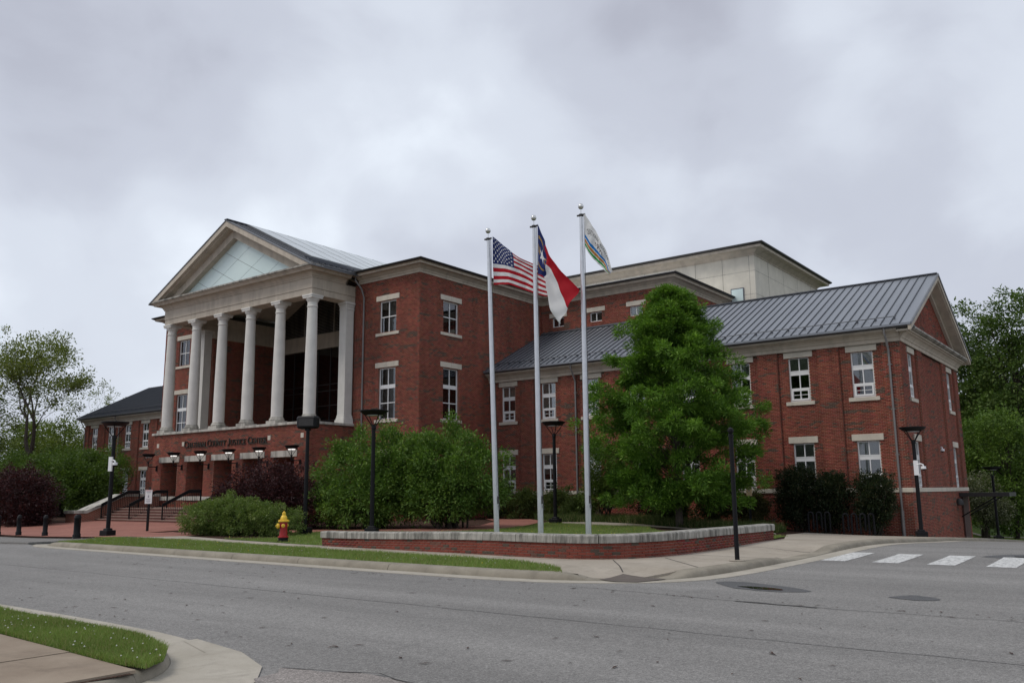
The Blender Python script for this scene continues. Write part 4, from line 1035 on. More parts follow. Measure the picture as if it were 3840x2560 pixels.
# ------------------------------------------------------------------ stairs and handrails
st_ = thing('entrance_stairs', 'wide brick and concrete stairs rising to the portico', 'stairs', (-45.2, 27, h(-45, 27)), world=True)
z0 = h(-45, 27)-.02
for k in range(5):
    m_ = MB(); m_.bbox(-51.88, -38.2, 26.95+.33*k-.02, 31.1, z0+.15*k+.10, z0+.15*(k+1), .01); part('tread', m_, M['steps'], st_)
    m_ = MB(); m_.box(-51.88, -38.2, 26.95+.33*k, 31.1, z0+.15*k-(.2 if k == 0 else 0), z0+.15*k+.099); part('riser', m_, M['stepbrick'], st_)
def cheek(x0, x1):
    m_ = MB(); prof = [(25.7, z0-.2), (31.1, z0-.2), (31.1, 1.62), (28.7, 1.62), (26.4, .66), (25.7, .66)]
    m_.loft([[(x0+.03, y, z) for y, z in prof], [(x1-.03, y, z) for y, z in prof]], True, True); part('cheek_wall', m_, M['brickfar'], st_)
    m_ = MB(); cp = [(25.62, .661), (26.42, .661), (28.7, 1.621), (31.1, 1.621), (31.1, 1.78), (28.66, 1.78), (26.36, .83), (25.62, .83)]
    m_.loft([[(x0-.04, y, z) for y, z in cp], [(x1+.04, y, z) for y, z in cp]], True, True); part('coping', m_, M['weathered'], st_)
cheek(-53.0, -51.9)
def rail():
    m_ = MB(); base = lambda y: z0 + .45*max(0, min(1.65, y-26.95))
    top = [(0, 26.75, z0+1.0), (0, 27.15, z0+1.02), (0, 28.75, z0+1.78), (0, 29.5, z0+1.78)]
    m_.tube(top[1:], .035, 8); m_.tube([(0, y, z-.14) for _, y, z in top[1:]], .028, 8)
    panel = MB(); panel.loft([[(x, y, z-.13) for x in (-.012, .012)]+[(x, y, z-.01) for x in (.012, -.012)] for _, y, z in top[1:]], True, True)
    low = [(0, 27.15, z0+.14), (0, 28.75, z0+.86), (0, 29.5, z0+.86)]
    m_.tube(low, .022, 6)
    bal = MB(); y = 27.27
    while y < 29.45:
        t = min(1, (y-27.15)/1.6); bal.box(-.009, .009, y-.009, y+.009, z0+.14+.72*t, z0+.88+.76*t); y += .115
    po, po2 = MB(), MB()
    po.box(-.03, .03, 27.12, 27.18, z0-.03, z0+1.03); po2.box(-.03, .03, 29.47, 29.53, z0+.72, z0+1.79)
    ext = MB(); ext.tube([(0, 27.15, z0+.88), (0, 26.75, z0+.86)], .02, 6)
    return m_.mesh('rails', M['black'], True), panel.mesh('rail_infill', M['black']), bal.mesh('balusters', M['black']), po.mesh('post', M['black']), po2.mesh('post', M['black']), ext.mesh('handrail_end', M['black'])
rm = rail()
lbl = ['black stair railing against the left cheek wall', 'second stair railing from the left, half behind the lamp post', 'third stair railing from the left, right behind the small white sign', 'fourth stair railing from the left, beside the purple shrub', 'rightmost stair railing, mostly behind the purple shrub']
for k, x in enumerate((-51.6, -48.45, -45.0, -41.6, -38.4)):
    t = thing('stair_railing', lbl[k], 'railing', (x, 0, 0), 0, 'railings on the entrance stairs')
    for nme, me in zip(('rails', 'rail_infill', 'balusters', 'post', 'post', 'handrail_end'), rm): sub(nme, me, None, t)

# ------------------------------------------------------------------ raised letters on the portico
def arc(cx, cz, rx, rz_, a0, a1, n=10): return [(cx+rx*math.cos(math.radians(a0+(a1-a0)*i/n)), cz+rz_*math.sin(math.radians(a0+(a1-a0)*i/n))) for i in range(n+1)]
TK, TN = .17, .085
GLY = {   # strokes: (points, thickness); width
 'C': (.85, [(arc(.47, .5, .40, .46, 42, 318, 14), TK*.85), ([(.80, .68), (.80, .93)], TN), ([(.78, .10), (.80, .28)], TN)]),
 'H': (.95, [([(.16, 0), (.16, 1)], TK), ([(.79, 0), (.79, 1)], TK), ([(.16, .5), (.79, .5)], TN)] + [([(a, b), (a+.28, b)], TN) for a in (.02, .65) for b in (.04, .96)]),
 'A': (.9, [([(.45, 1), (.12, 0)], TN), ([(.45, 1), (.78, 0)], TK), ([(.22, .34), (.66, .34)], TN), ([(.0, .04), (.24, .04)], TN), ([(.64, .04), (.90, .04)], TN)]),
 'T': (.8, [([(.4, 0), (.4, 1)], TK), ([(.02, .95), (.78, .95)], TN*1.2), ([(.05, .95), (.05, .76)], TN), ([(.75, .95), (.75, .76)], TN), ([(.24, .04), (.56, .04)], TN)]),
 'M': (1.1, [([(.16, 0), (.16, 1)], TN), ([(.16, 1), (.55, .1)], TK), ([(.55, .1), (.92, 1)], TN), ([(.94, 0), (.94, 1)], TK), ([(.02, .04), (.3, .04)], TN), ([(.78, .04), (1.08, .04)], TN)]),
 'O': (.95, [(arc(.47, .5, .40, .46, 0, 360, 20), TK*.85)]),
 'U': (.95, [([(.18, 1), (.18, .34)] + arc(.48, .34, .30, .31, 180, 360, 8) + [(.78, 1)], TK*.8), ([(.03, .96), (.33, .96)], TN), ([(.65, .96), (.93, .96)], TN)]),
 'N': (.95, [([(.16, 0), (.16, 1)], TN), ([(.16, .98), (.78, .04)], TK), ([(.80, 0), (.80, 1)], TN), ([(.02, .04), (.3, .04)], TN), ([(.66, .96), (.94, .96)], TN)]),
 'Y': (.9, [([(.45, 0), (.45, .46)], TK), ([(.45, .46), (.12, 1)], TK), ([(.45, .46), (.80, 1)], TN), ([(.29, .04), (.61, .04)], TN), ([(.0, .96), (.27, .96)], TN), ([(.66, .96), (.92, .96)], TN)]),
 'J': (.55, [([(.34, 1), (.34, .2)] + arc(.16, .2, .18, .22, 0, -140, 6), TK), ([(.18, .96), (.5, .96)], TN)]),
 'S': (.7, [(arc(.35, .735, .25, .22, 40, 270, 9) + arc(.35, .265, .27, .25, 90, -140, 9), TK*.85)]),
 'I': (.4, [([(.2, 0), (.2, 1)], TK), ([(.05, .04), (.35, .04)], TN), ([(.05, .96), (.35, .96)], TN)]),
 'E': (.75, [([(.17, 0), (.17, 1)], TK), ([(.03, .96), (.68, .96)], TN), ([(.17, .52), (.56, .52)], TN), ([(.03, .04), (.70, .04)], TN), ([(.66, .96), (.66, .78)], TN), ([(.68, .04), (.68, .24)], TN)]),
 'R': (.9, [([(.17, 0), (.17, 1)], TK), ([(.17, .96), (.45, .96)] + arc(.45, .74, .24, .22, 90, -90, 8) + [(.17, .52)], TN*1.3), ([(.42, .52), (.84, .02)], TK), ([(.03, .04), (.33, .04)], TN)]),
}
def glyph_mesh(ch, H):
    m_ = MB(); w, strokes = GLY[ch]
    for si, (pts, t) in enumerate(strokes):
        for a, b in zip(pts, pts[1:]):
            d = Vector((b[0]-a[0], b[1]-a[1])); l = d.length
            if l < 1e-6: continue
            d /= l; n_ = Vector((-d.y, d.x))*t/2; e_ = d*(t*.15 if len(pts) > 2 else 0)
            pa, pb = Vector(a)-e_, Vector(b)+e_
            m_.loft([[(q.x*H, y, q.y*H) for q in (pa-n_, pb-n_, pb+n_, pa+n_)] for y in (-.035-.001*si, .012)], True, True)
    return m_.mesh('letter', M['bronze']), w*H
sign = thing('building_lettering', 'bronze letters reading Chatham County Justice Center across the portico brickwork', 'sign', (-49.5, PY-.03, 4.6), 0)
gc = {}; seq = []
for wd in 'CHATHAM COUNTY JUSTICE CENTER'.split():
    for i, ch in enumerate(wd): seq.append((ch, .42 if i == 0 else .335))
    seq.append((' ', .2))
seq = seq[:-1]
tot = sum(.16 if c == ' ' else GLY[c][0]*H_ for c, H_ in seq); gap = (8.32-tot)/(len(seq)-1)
x = 0
for ch, H_ in seq:
    if ch != ' ':
        if (ch, H_) not in gc: gc[(ch, H_)] = glyph_mesh(ch, H_)
        me, w_ = gc[(ch, H_)]; sub('letter', me, None, sign, (x, 0, 0)); x += w_+gap
    else: x += .16+gap

# ------------------------------------------------------------------ wall lamps
def lamp_head(R, n=24):
    hd = MB(); hd.lathe([(R*.5, -.05), (R*.74, -.02), (R*.97, .085), (R, .10), (R, .135), (R*.97, .14), (R*.8, .115), (R*.4, .09), (.03, .08)], n=n)
    return hd
def struts(R, drop, r=.016, k=4, r0=.05):
    s_ = MB()
    for i in range(k):
        a = 2*PI*(i+.5)/k; s_.tube([(r0*math.cos(a), r0*math.sin(a), -drop), (R*.78*math.cos(a), R*.78*math.sin(a), .0)], r, 6)
    return s_
wl = thing('wall_lamp', 'x', 'lamp', (0, 0, 0), 0, 'lamps on the portico piers')
m_ = MB(); m_.box(-.07, .07, -.03, .0, -.30, .06); sub('wall_plate', m_, M['black'], wl)
m_ = MB(); m_.tube([(0, 0, -.02), (0, -.55, -.02), (0, -.62, .03), (0, -.62, .22)], .032, 8); m_.tube([(0, -.05, -.02), (0, -.07, -.28)], .028, 8); m_.lathe([(.045, .18), (.06, .24), (.05, .28)], (0, -.62, 0), 10); sub('arm', m_, M['black'], wl, smooth=True)
m_ = lamp_head(.40); o = sub('shade', m_, M['black'], wl, (0, -.62, .66), True)
m_ = struts(.40, .40, .013); sub('struts', m_, M['black'], wl, (0, -.62, .66))
m_ = MB(); m_.box(-.16, .16, -.12, .12, -.105, -.055); ledo = sub('led_panel', m_, M['led'], wl, (0, -.62, .66))
m_ = MB(); m_.lathe([(.09, .05), (.09, .14), (.06, .16)], n=10); sub('sensor_cap', m_, M['black'], wl, (0, -.62, .66))
wlab = ['unlit wall lamp at the left end of the row on the portico piers', 'second wall lamp from the left on the portico, lit', 'third wall lamp from the left on the portico, lit', 'fourth wall lamp from the left on the portico, above the purple shrub', 'fifth wall lamp from the left on the portico, lit', 'rightmost wall lamp on the portico, half behind the floodlight pole']
for k in range(6):
    o = wl if k == 0 else copy_tree(wl)
    o.location = (-52.55 + 2.87*k, PY-.01, 3.52); o['label'] = wlab[k]
for c in wl.children:
    if c.name.startswith('led_panel'): c.data = c.data.copy(); c.data.materials[0] = M['lens']
for o in [x_ for x_ in bpy.data.objects if x_.name.startswith('sensor_cap') and x_.parent != wl]: bpy.data.objects.remove(o)

# ------------------------------------------------------------------ lamp posts
lp_ = thing('lamp_post', 'x', 'lamp post', (0, 0, 0), 0, 'black saucer lamp posts')
m_ = MB(); m_.bbox(-.23, .23, -.23, .23, 0, .22, .02); m_.bbox(-.14, .14, -.14, .14, .22, .30, .03); sub('base', m_, M['black'], lp_)
m_ = MB(); m_.lathe([(.085, .25), (.085, 1.2), (.075, 4.0), (.095, 4.02), (.095, 4.12), (.06, 4.18)], n=14); sub('pole', m_, M['black'], lp_, smooth=True)
m_ = lamp_head(.56, 28); sub('shade', m_, M['black'], lp_, (0, 0, 4.60), True)
m_ = struts(.56, .50, .020, 4, .06); sub('struts', m_, M['black'], lp_, (0, 0, 4.60))
m_ = MB(); m_.lathe([(.27, -.075), (.27, -.052), (.02, -.052)], n=16); sub('lens', m_, M['lens'], lp_, (0, 0, 4.60))
LP = [(-35.67, 19.1, 1.0, .2, 'lamp post on the red plaza in front of the stairs'), (-24.6, 23.6, 1.0, .5, 'lamp post in front of the big green shrubs'), (-23.1, 33.9, 1.0, .1, 'lamp post between the second and third flagpoles by the lawn path'), (-8.22, 38.3, .93, .35, 'lamp post at the right brick corner of the wing'), (-5.3, 38.4, .62, .6, 'small distant lamp post at the far right before the trees')]
for k, (x, y, sc, rr, lb) in enumerate(LP):
    o = lp_ if k == 0 else copy_tree(lp_)
    o.location = (x, y, h(x, y)+.01); o.scale = (max(sc, .8),)*2+(sc,) if sc < .9 else (sc,)*3; o.rotation_euler = (0, 0, rr); o['label'] = lb
LP5 = o
LP5.location = (-8.15, 57.0, h(-8.15, 57.0)+.02); LP5.scale = (.9, .9, .87)
# floodlight pole
fl = thing('floodlight_pole', 'black pole with a boxy floodlight head behind the hydrant', 'floodlight', (-27.5, 22.75, h(-27.5, 22.75)+.01), .45)
m_ = MB(); m_.bbox(-.23, .23, -.23, .23, 0, .24, .02); sub('base', m_, M['black'], fl)
m_ = MB(); m_.lathe([(.085, .2), (.07, 4.05), (.07, 4.1)], n=14); m_.box(-.1, .1, -.07, .07, 4.05, 4.2); sub('pole', m_, M['black'], fl, smooth=True)
m_ = MB()
ring = lambda w_, d_, z_: [(w_*cx_, d_*cy_, z_) for cx_, cy_ in ((-1, -.6), (-.8, -1), (.8, -1), (1, -.6), (1, .6), (.8, 1), (-.8, 1), (-1, .6))]
m_.loft([ring(.36, .16, 4.14), ring(.43, .21, 4.20), ring(.44, .22, 4.56), ring(.40, .18, 4.64)], True, True); sub('head', m_, M['black'], fl)
m_ = MB(); m_.q((-.32, -.221, 4.24), (.32, -.221, 4.24), (.32, -.221, 4.53), (-.32, -.221, 4.53)); sub('lens', m_, M['darkmetal'], fl)

# ------------------------------------------------------------------ flagpoles and flags
FP = [(-18.78, 23.95, 11.28, (-.24, -.12), 'left flagpole, flying the stars and stripes flag'), (-16.88, 23.9, 11.36, (-.08, -.05), 'middle flagpole, flying the blue, red and white state flag'), (-15.2, 24.2, 11.50, (-.0, .0), 'right flagpole, flying the white county flag')]
for x, y, zt, ln, lb in FP:
    z_ = h(x, y); H_ = zt-z_
    t = thing('flagpole', lb, 'flagpole', (x, y, z_), 0, 'aluminium flagpoles on the lawn')
    P = lambda z: (ln[0]*z/H_, ln[1]*z/H_, z)
    m_ = MB(); m_.tube([P(0), P(2.5), P(5), P(7.5), P(H_-.45)], [.098, .096, .088, .075, .060], 18); sub('pole', m_, M['alu'], t, smooth=True)
    m_ = MB(); m_.lathe([(.16, 0), (.16, .03), (.11, .06)], n=18); sub('base_collar', m_, M['alu'], t)
    m_ = MB(); m_.lathe([(.068, H_-.47), (.075, H_-.44), (.075, H_-.38), (.02, H_-.36)], P(0), 12); m_.bar((P(H_)[0]-.16, P(H_)[1], H_-.41), (P(H_)[0]+.16, P(H_)[1], H_-.41), .05, .05)
    m_.v = [(a+P(H_)[0] if i < 48 else a, b+P(H_)[1] if i < 48 else b, c) for i, (a, b, c) in enumerate(m_.v)]; sub('truck', m_, M['darkmetal'], t)
    m_ = MB(); m_.tube([P(H_-.38), P(H_-.2)], .012, 6); m_.lathe([(.02, -.1), (.06, -.085), (.092, -.04), (.1, 0), (.092, .04), (.06, .085), (.01, .1)], P(H_-.1), 18); sub('finial_ball', m_, M['ball'], t, smooth=True)
    m_ = MB(); m_.tube([(P(H_-.42)[0]+.13, P(H_)[1], H_-.42), (P(H_*.5)[0]+.13, P(H_*.5)[1]-.02, H_*.5), (.115, -.03, 1.35)], .008, 5); m_.tube([(P(H_-.42)[0]+.10, P(H_)[1], H_-.42), (P(H_*.5)[0]+.11, P(H_*.5)[1]-.02, H_*.5), (.108, -.05, 1.35)], .006, 5)
    m_.tube([(.11, -.04, 1.35), (.15, -.05, 1.2), (.12, -.05, 1.05), (.16, -.04, .95), (.13, -.05, 1.3)], .012, 5); sub('halyard', m_, M['rope'], t)
    m_ = MB(); m_.box(.085, .13, -.06, -.02, 1.15, 1.4); sub('cleat', m_, M['darkmetal'], t)
def catmull(vals, t):
    n = len(vals)-1; t = min(max(t, 0), .99999)*n; i = int(t); f = t-i
    p = [np.array(vals[max(0, min(n, i+k))], float) for k in (-1, 0, 1, 2)]
    return .5*((2*p[1])+(p[2]-p[0])*f+(2*p[0]-5*p[1]+4*p[2]-p[3])*f*f+(3*p[1]-p[0]-3*p[2]+p[3])*f**3)
def flag(name, label, grid, y0, colf, nu, nv, waves, cat='flag', drift=-.25):
    V = []; 
    for j in range(nv+1):
        for i in range(nu+1):
            u, v = i/nu, j/nv
            row = [catmull(r, u) for r in grid]; x_, z_ = catmull(row, v)
            yo = sum(a*math.sin(2*PI*(fu*u+fv*v)+ph) for a, fu, fv, ph in waves)*min(1, u*3)
            V.append((x_, y0+yo+drift*u, z_))
    F = [(j*(nu+1)+i, j*(nu+1)+i+1, (j+1)*(nu+1)+i+1, (j+1)*(nu+1)+i) for j in range(nv) for i in range(nu)]
    cols = [colf((i+.5)/nu, (j+.5)/nv) for j in range(nv) for i in range(nu)]
    V = np.array(V); o0 = V[0].copy(); V -= o0
    me = np_mesh(name, V, F, M['flag'], np.array(cols), True); o = link(name, me, None, o0)
    return tag(o, label, cat, 'flags on the poles')
RED, WHT, BLU = (.40, .012, .022), (.72, .72, .72), (.018, .03, .125)
def in_star(dx, dy, R):
    r = math.hypot(dx, dy)
    if r > R: return False
    a = (math.atan2(dx, dy)) % (2*PI/5); a = min(a, 2*PI/5-a)
    x1, y1, x2, y2 = R, 0, R*.382*math.cos(PI/5), R*.382*math.sin(PI/5)
    px, py = r*math.cos(a), r*math.sin(a)
    return (x2-x1)*(py-y1)-(y2-y1)*(px-x1) >= 0
def us_col(u, v):
    if u < .40 and v < 7/13:
        cu, cv = u/.40*12, v/(7/13)*10
        for a in (math.floor(cu), math.ceil(cu)):
            for b in (math.floor(cv), math.ceil(cv)):
                if 1 <= a <= 11 and 1 <= b <= 9 and (a+b) % 2 == 0 and in_star((cu-a)*.063, -(cv-b)*.054, .034): return WHT
        return BLU
    return RED if int(v*13) % 2 == 0 else WHT
GOLD = (.45, .28, .06)
def seg(px, py, a, b):
    dx, dy = b[0]-a[0], b[1]-a[1]; l = dx*dx+dy*dy
    t = 0 if l == 0 else max(0, min(1, ((px-a[0])*dx+(py-a[1])*dy)/l)); return math.hypot(px-a[0]-t*dx, py-a[1]-t*dy)
def glyph_hit(ch, x_, y_, bold=1.0):
    if ch not in GLY: return False
    w, st = GLY[ch]
    if not (-.1 < x_ < w+.1 and -.1 < y_ < 1.1): return False
    return any(seg(x_, y_, a, b) < t*.5*bold for pts, t in st for a, b in zip(pts, pts[1:]))
def nc_col(u, v):
    if u < 1/3:
        x_, y_ = u*1.5, v            # canton .5 wide, 1 high
        if in_star(x_-.26, -(y_-.48), .15): return WHT
        if glyph_hit('N', (x_-.03)/.13, (.54-y_)/.14, 1.2) or glyph_hit('C', (x_-.38)/.13, (.54-y_)/.14, 1.2): return GOLD
        for cy_, s_ in ((.2, 1), (.78, -1)):
            dx, dy = (x_-.25)/.2, (y_-cy_)*s_
            if abs(dx) < .9 and abs(dy-.07*dx*dx) < .026 and not (abs(dy-.07*dx*dx) < .010 and int((dx+1)*14) % 2): return GOLD
        return BLU
    return RED if v < .5 else WHT
DIG = {'1': (.45, [([(.25, 0), (.25, 1)], .16), ([(.25, 1), (.08, .8)], .12), ([(.08, .04), (.42, .04)], .1)]), '7': (.7, [([(.05, .95), (.65, .95)], .14), ([(.65, .95), (.28, 0)], .16)])}
GLY.update(DIG)
def ch_col(u, v):
    x_, y_ = u*1.5, v
    txt = 'CHATHAM COUNTY'; cx_, cy_, R_ = .75, 1.02, .84     # arched lettering
    dx, dy = x_-cx_, cy_-y_; r = math.hypot(dx, dy); a = math.atan2(dx, dy)
    if R_-.14 < r < R_ and abs(a) < .86:
        s_ = (a+.82)/1.64*len(txt); i = int(s_)
        if 0 <= i < len(txt) and glyph_hit(txt[i], (s_-i)*1.0, (r-(R_-.13))/.125, 1.3): return (.03, .03, .03)
    for i, ch in enumerate('1771'):
        if glyph_hit(ch, (x_-.56-i*.105)/.12, (.57-y_)/.09, 1.3): return (.04, .03, .03)
    for k in range(9):
        aa = -1.1+k*.275; 
        if math.hypot(x_-.75-.47*math.sin(aa), y_-.72+.42*math.cos(aa)) < .010: return (.05, .05, .08)
    if math.hypot((x_-.75)/1.2, y_-.40) < .045 and (int(x_*60)+int(y_*45)) % 3: return (.10, .035, .03)
    if abs(x_-.75) < .16 and abs(y_-.475) < .008: return (.10, .035, .03)
    wv = .02*math.sin(x_*4.2)
    for c0, c in ((.66, (.015, .17, .48)), (.765, (.46, .19, .04)), (.87, (.03, .30, .06))):
        if abs(y_-c0-wv) < .040: return c
    return (.70, .70, .69)
flag('stars_and_stripes_flag', 'stars and stripes flag streaming right from the left pole', [[(-18.90, 10.97), (-18.45, 10.55), (-17.81, 10.02), (-17.0, 9.56), (-16.29, 9.14)], [(-18.90, 10.02), (-18.36, 9.85), (-17.77, 9.57), (-17.01, 9.08), (-16.3, 8.73)], [(-18.86, 9.13), (-18.23, 9.06), (-17.64, 8.8), (-17.02, 8.54), (-16.31, 8.32)]], 23.95, us_col, 230, 156, [(.09, 1.6, .3, .5), (.05, 3.1, -.5, 1.0), (.015, 7, 2, 0)], drift=.45)
flag('state_flag', 'drooping flag with blue, red and white fields on the middle pole', [[(-16.76, 11.0), (-16.52, 10.38), (-16.26, 9.82), (-15.73, 9.08), (-15.08, 8.37)], [(-16.76, 10.08), (-16.47, 9.56), (-16.17, 9.19), (-15.83, 8.41), (-15.51, 7.76)], [(-16.77, 9.17), (-16.58, 9.07), (-16.42, 8.8), (-16.2, 7.82), (-15.88, 7.28)]], 23.8, nc_col, 200, 134, [(.06, 1.3, .8, 0), (.04, .8, 2.2, 1.0), (.02, 5, 2, 0)], drift=-.05)
flag('county_flag', 'white flag with blue, orange and green stripes on the right pole', [[(-15.06, 11.13), (-14.69, 10.51), (-14.31, 9.79), (-14.08, 8.94)], [(-15.04, 10.54), (-14.72, 10.08), (-14.36, 9.48), (-14.12, 8.89)], [(-15.03, 9.89), (-14.72, 9.4), (-14.45, 9.11), (-14.17, 8.83)]], 24.15, ch_col, 210, 140, [(.05, 1.2, .6, .4), (.03, 3.0, .2, 0), (.012, 6, 2, 0)], drift=.12)

# ------------------------------------------------------------------ curved brick wall by the flagpoles
fw = thing('garden_wall', 'low curved brick wall with stained stone cap in front of the flagpoles', 'wall', (-11, 18, h(-11, 18)), world=True)
wp = smooth_path([(-20.95, 18.02), (-17.4, 17.78), (-14.35, 17.60), (-12.4, 17.42), (-10.95, 17.55), (-10.15, 18.6), (-9.9, 20.2), (-9.85, 22.6), (-9.93, 26.5)], 3)
wp = resample(wp, .05)
# arc length table
cl = [0]
for a, b in zip(wp, wp[1:]): cl.append(cl[-1]+math.hypot(b[0]-a[0], b[1]-a[1]))
LEN = cl[-1]
def at(s):
    s = max(0, min(LEN-1e-6, s)); lo, hi = 0, len(cl)-1
    while hi-lo > 1:
        m = (lo+hi)//2
        if cl[m] <= s: lo = m
        else: hi = m
    t = (s-cl[lo])/(cl[hi]-cl[lo]); a, b = wp[lo], wp[hi]
    i0, i1 = max(0, lo-4), min(len(wp)-1, hi+4)
    d = Vector((wp[i1][0]-wp[i0][0], wp[i1][1]-wp[i0][1])).normalized()
    return (a[0]+(b[0]-a[0])*t, a[1]+(b[1]-a[1])*t), (d.x, d.y)
topz = lambda s: .56+.12*S(s/7.5)-.03*S((s-LEN+5)/5)
core = resample([(p[0], p[1]) for p in wp[::6]]+[wp[-1]], 3)
m_ = MB()
rings = []
for k in range(61):
    s = LEN*k/60; (px, py), (dx, dy) = at(s); nx, ny = dy, -dx
    rings.append([(px-nx*.006, py-ny*.006, -.3), (px-nx*.34, py-ny*.34, -.3), (px-nx*.34, py-ny*.34, topz(s)-.195), (px-nx*.006, py-ny*.006, topz(s)-.195)])
m_.loft(rings, True, True); part('core', m_, M['wallmortar'], fw)
BR2 = []
nc = 9
for i in range(nc):
    k = 0
    while True:
        s0 = (.1016*(i % 2)) + .2032*(k-1); s1 = s0+.193; k += 1
        if s0 > LEN: break
        s0, s1 = max(0, s0), min(LEN, s1)
        if s1-s0 < .04: continue
        sm = (s0+s1)/2; zt = topz(sm)-.20-i*CRS; (px, py), (dx, dy) = at(sm)
        if zt < h(px, py)+.0: continue
        w_ = s1-s0; r = rnd.random()
        c = (.098, .072, .056) if r < .07 else tuple(q*rnd.uniform(.75, 1.2) for q in (.185, .047, .033))
        BR2.append(((px-dx*w_/2, py-dy*w_/2), (dx, dy), (dy, -dx), 0, w_, zt-.0577, zt, c))
emit_bricks(BR2, fw, M['brickone'], M['brick'], .006, 300)
for e_, sg in ((0, -1), (LEN, 1)):       # brick ends of the wall
    (px, py), (dx, dy) = at(e_); m_ = MB()
    for i in range(7):
        zt = topz(e_)-.20-i*CRS
        a = Vector((px, py)) + Vector((dx, dy))*sg*.001; n_ = Vector((-dy, dx))
        for q in range(2):
            p0 = a+n_*(.01+.165*q); p1 = a+n_*(.165+.165*q); e2 = Vector((dx, dy))*sg*.01
            m_.loft([[(v.x, v.y, zt-.0577), ((v+e2).x, (v+e2).y, zt-.0577), ((v+e2).x, (v+e2).y, zt), (v.x, v.y, zt)] for v in (p0, p1)], True, True)
    part('end_bricks', m_, M['brickfar'], fw)
g = NG('stained_cap_stone').set(.85, 0, .25)
a_ = g.ramp(g.noise(2.5, 6, .65), [(.3, (.31, .30, .265)), (.7, (.45, .43, .385))])
b_ = g.ramp(g.noise(1.0, 6, .7, g.pos((7, 7, 1.1))), [(.40, gray(1)), (.53, gray(.58)), (.66, gray(.22))])
g.base(g.mix(a_, b_, .9, 'MULTIPLY')); g.bump(g.noise(60, 3), .3, .005); M['cap'] = g.m
ncap = int(round(LEN/1.12))
for k in range(ncap):
    s0, s1 = LEN*k/ncap+.010-(.04 if k == 0 else 0), LEN*(k+1)/ncap-.010
    rings = []
    for q in range(6):
        s = s0+(s1-s0)*q/5; (px, py), (dx, dy) = at(s); nx, ny = dy, -dx; t_ = topz(s)
        if k == 0 and q == 0: px -= dx*.04; py -= dy*.04
        if k == ncap-1 and q == 5: px += dx*.04; py += dy*.04
        pr_ = [(.045, -.19), (.045, -.035), (.03, -.01), (.0, 0), (-.34, .005), (-.375, -.01), (-.39, -.035), (-.39, -.19)]
        rings.append([(px+nx*o_, py+ny*o_, t_+z_) for o_, z_ in pr_])
    m_ = MB(); m_.loft(rings, True, True); part('cap_stone', m_, M['cap'], fw)

# ------------------------------------------------------------------ hydrant
x, y = -24.0, 18.95
hy = thing('fire_hydrant', 'red fire hydrant with yellow bonnet and yellow caps', 'hydrant', (x, y, h(x, y)-.01), .25)
m_ = MB(); m_.lathe([(.19, 0), (.19, .05), (.16, .06), (.16, .12), (.175, .12), (.175, .15)], n=20); sub('base', m_, M['black'], hy, smooth=True)
m_ = MB(); m_.lathe([(.175, .15), (.175, .19), (.135, .20), (.128, .30), (.124, .42), (.13, .55), (.13, .64), (.15, .645), (.15, .665)], n=20); sub('barrel', m_, M['hred'], hy, smooth=True)
m_ = MB(); m_.lathe([(.185, .665), (.19, .70), (.18, .71), (.115, .715), (.115, .76), (.105, .82), (.08, .865), (.058, .875), (.055, .90), (.062, .93), (.058, .965), (.035, .985), (.024, .99), (.024, 1.02), (.01, 1.025)], n=20)
for i in range(8): m_.box(.155*math.cos(i*PI/4)-.012, .155*math.cos(i*PI/4)+.012, .155*math.sin(i*PI/4)-.012, .155*math.sin(i*PI/4)+.012, .70, .735)
sub('bonnet', m_, M['hyel'], hy, smooth=True)
def nozzle(ang, z_, r_, ln_):
    nz = MB(); d = Vector((math.cos(ang), math.sin(ang), 0)); c_ = Vector((0, 0, z_))
    nz.tube([c_+d*.10, c_+d*(.10+ln_*.4)], r_*.8, 14); n1_ = sub('nozzle', nz, M['hred'], hy, smooth=True)
    cz = MB(); cz.tube([c_+d*(.10+ln_*.4), c_+d*(.10+ln_*.5), c_+d*(.10+ln_*.9), c_+d*(.10+ln_)], [r_, r_*1.05, r_, r_*.8], 14); cz.tube([c_+d*(.10+ln_), c_+d*(.14+ln_)], .025, 5); sub('nozzle_cap', cz, M['hyel'], n1_, smooth=True)
nozzle(-PI*.72, .53, .085, .13); nozzle(-PI*.32, .54, .06, .10); nozzle(PI*.5, .54, .06, .10)
m_ = MB(); m_.tube([(-.14, -.13, .46), (-.15, -.14, .38), (-.12, -.13, .32), (-.1, -.09, .4)], .008, 5); sub('chain', m_, M['darkmetal'], hy)

# ------------------------------------------------------------------ bollards
bo = thing('bollard', 'x', 'bollard', (0, 0, 0), 0, 'black bollards along the plaza edge')
m_ = MB(); m_.lathe([(.135, 0), (.135, .05), (.125, .07), (.125, .16), (.105, .19), (.105, .80), (.118, .82), (.118, .85), (.105, .87), (.10, .91), (.075, .96), (.03, .985)], n=18); sub('post', m_, M['black'], bo, smooth=True)
m_ = MB()
for i in range(10): m_.box(.122*math.cos(i*PI/5)-.008, .122*math.cos(i*PI/5)+.008, .122*math.sin(i*PI/5)-.008, .122*math.sin(i*PI/5)+.008, .08, .16)
sub('base_ribs', m_, M['black'], bo)
for k, (x, y, lb) in enumerate(((-43.6, 18.1, 'leftmost black bollard, cut by the picture edge'), (-42.2, 18.4, 'second black bollard from the left'), (-40.1, 18.6, 'third black bollard from the left'), (-33.6, 16.75, 'black bollard standing at the grass tip, front one of the pair'), (-35.2, 17.6, 'black bollard almost hidden behind the one at the grass tip'))):
    o = bo if k == 0 else copy_tree(bo); o.location = (x, y, h(x, y)); o['label'] = lb; o.scale = (.95, .95, .93)
bo.location.z -= .02

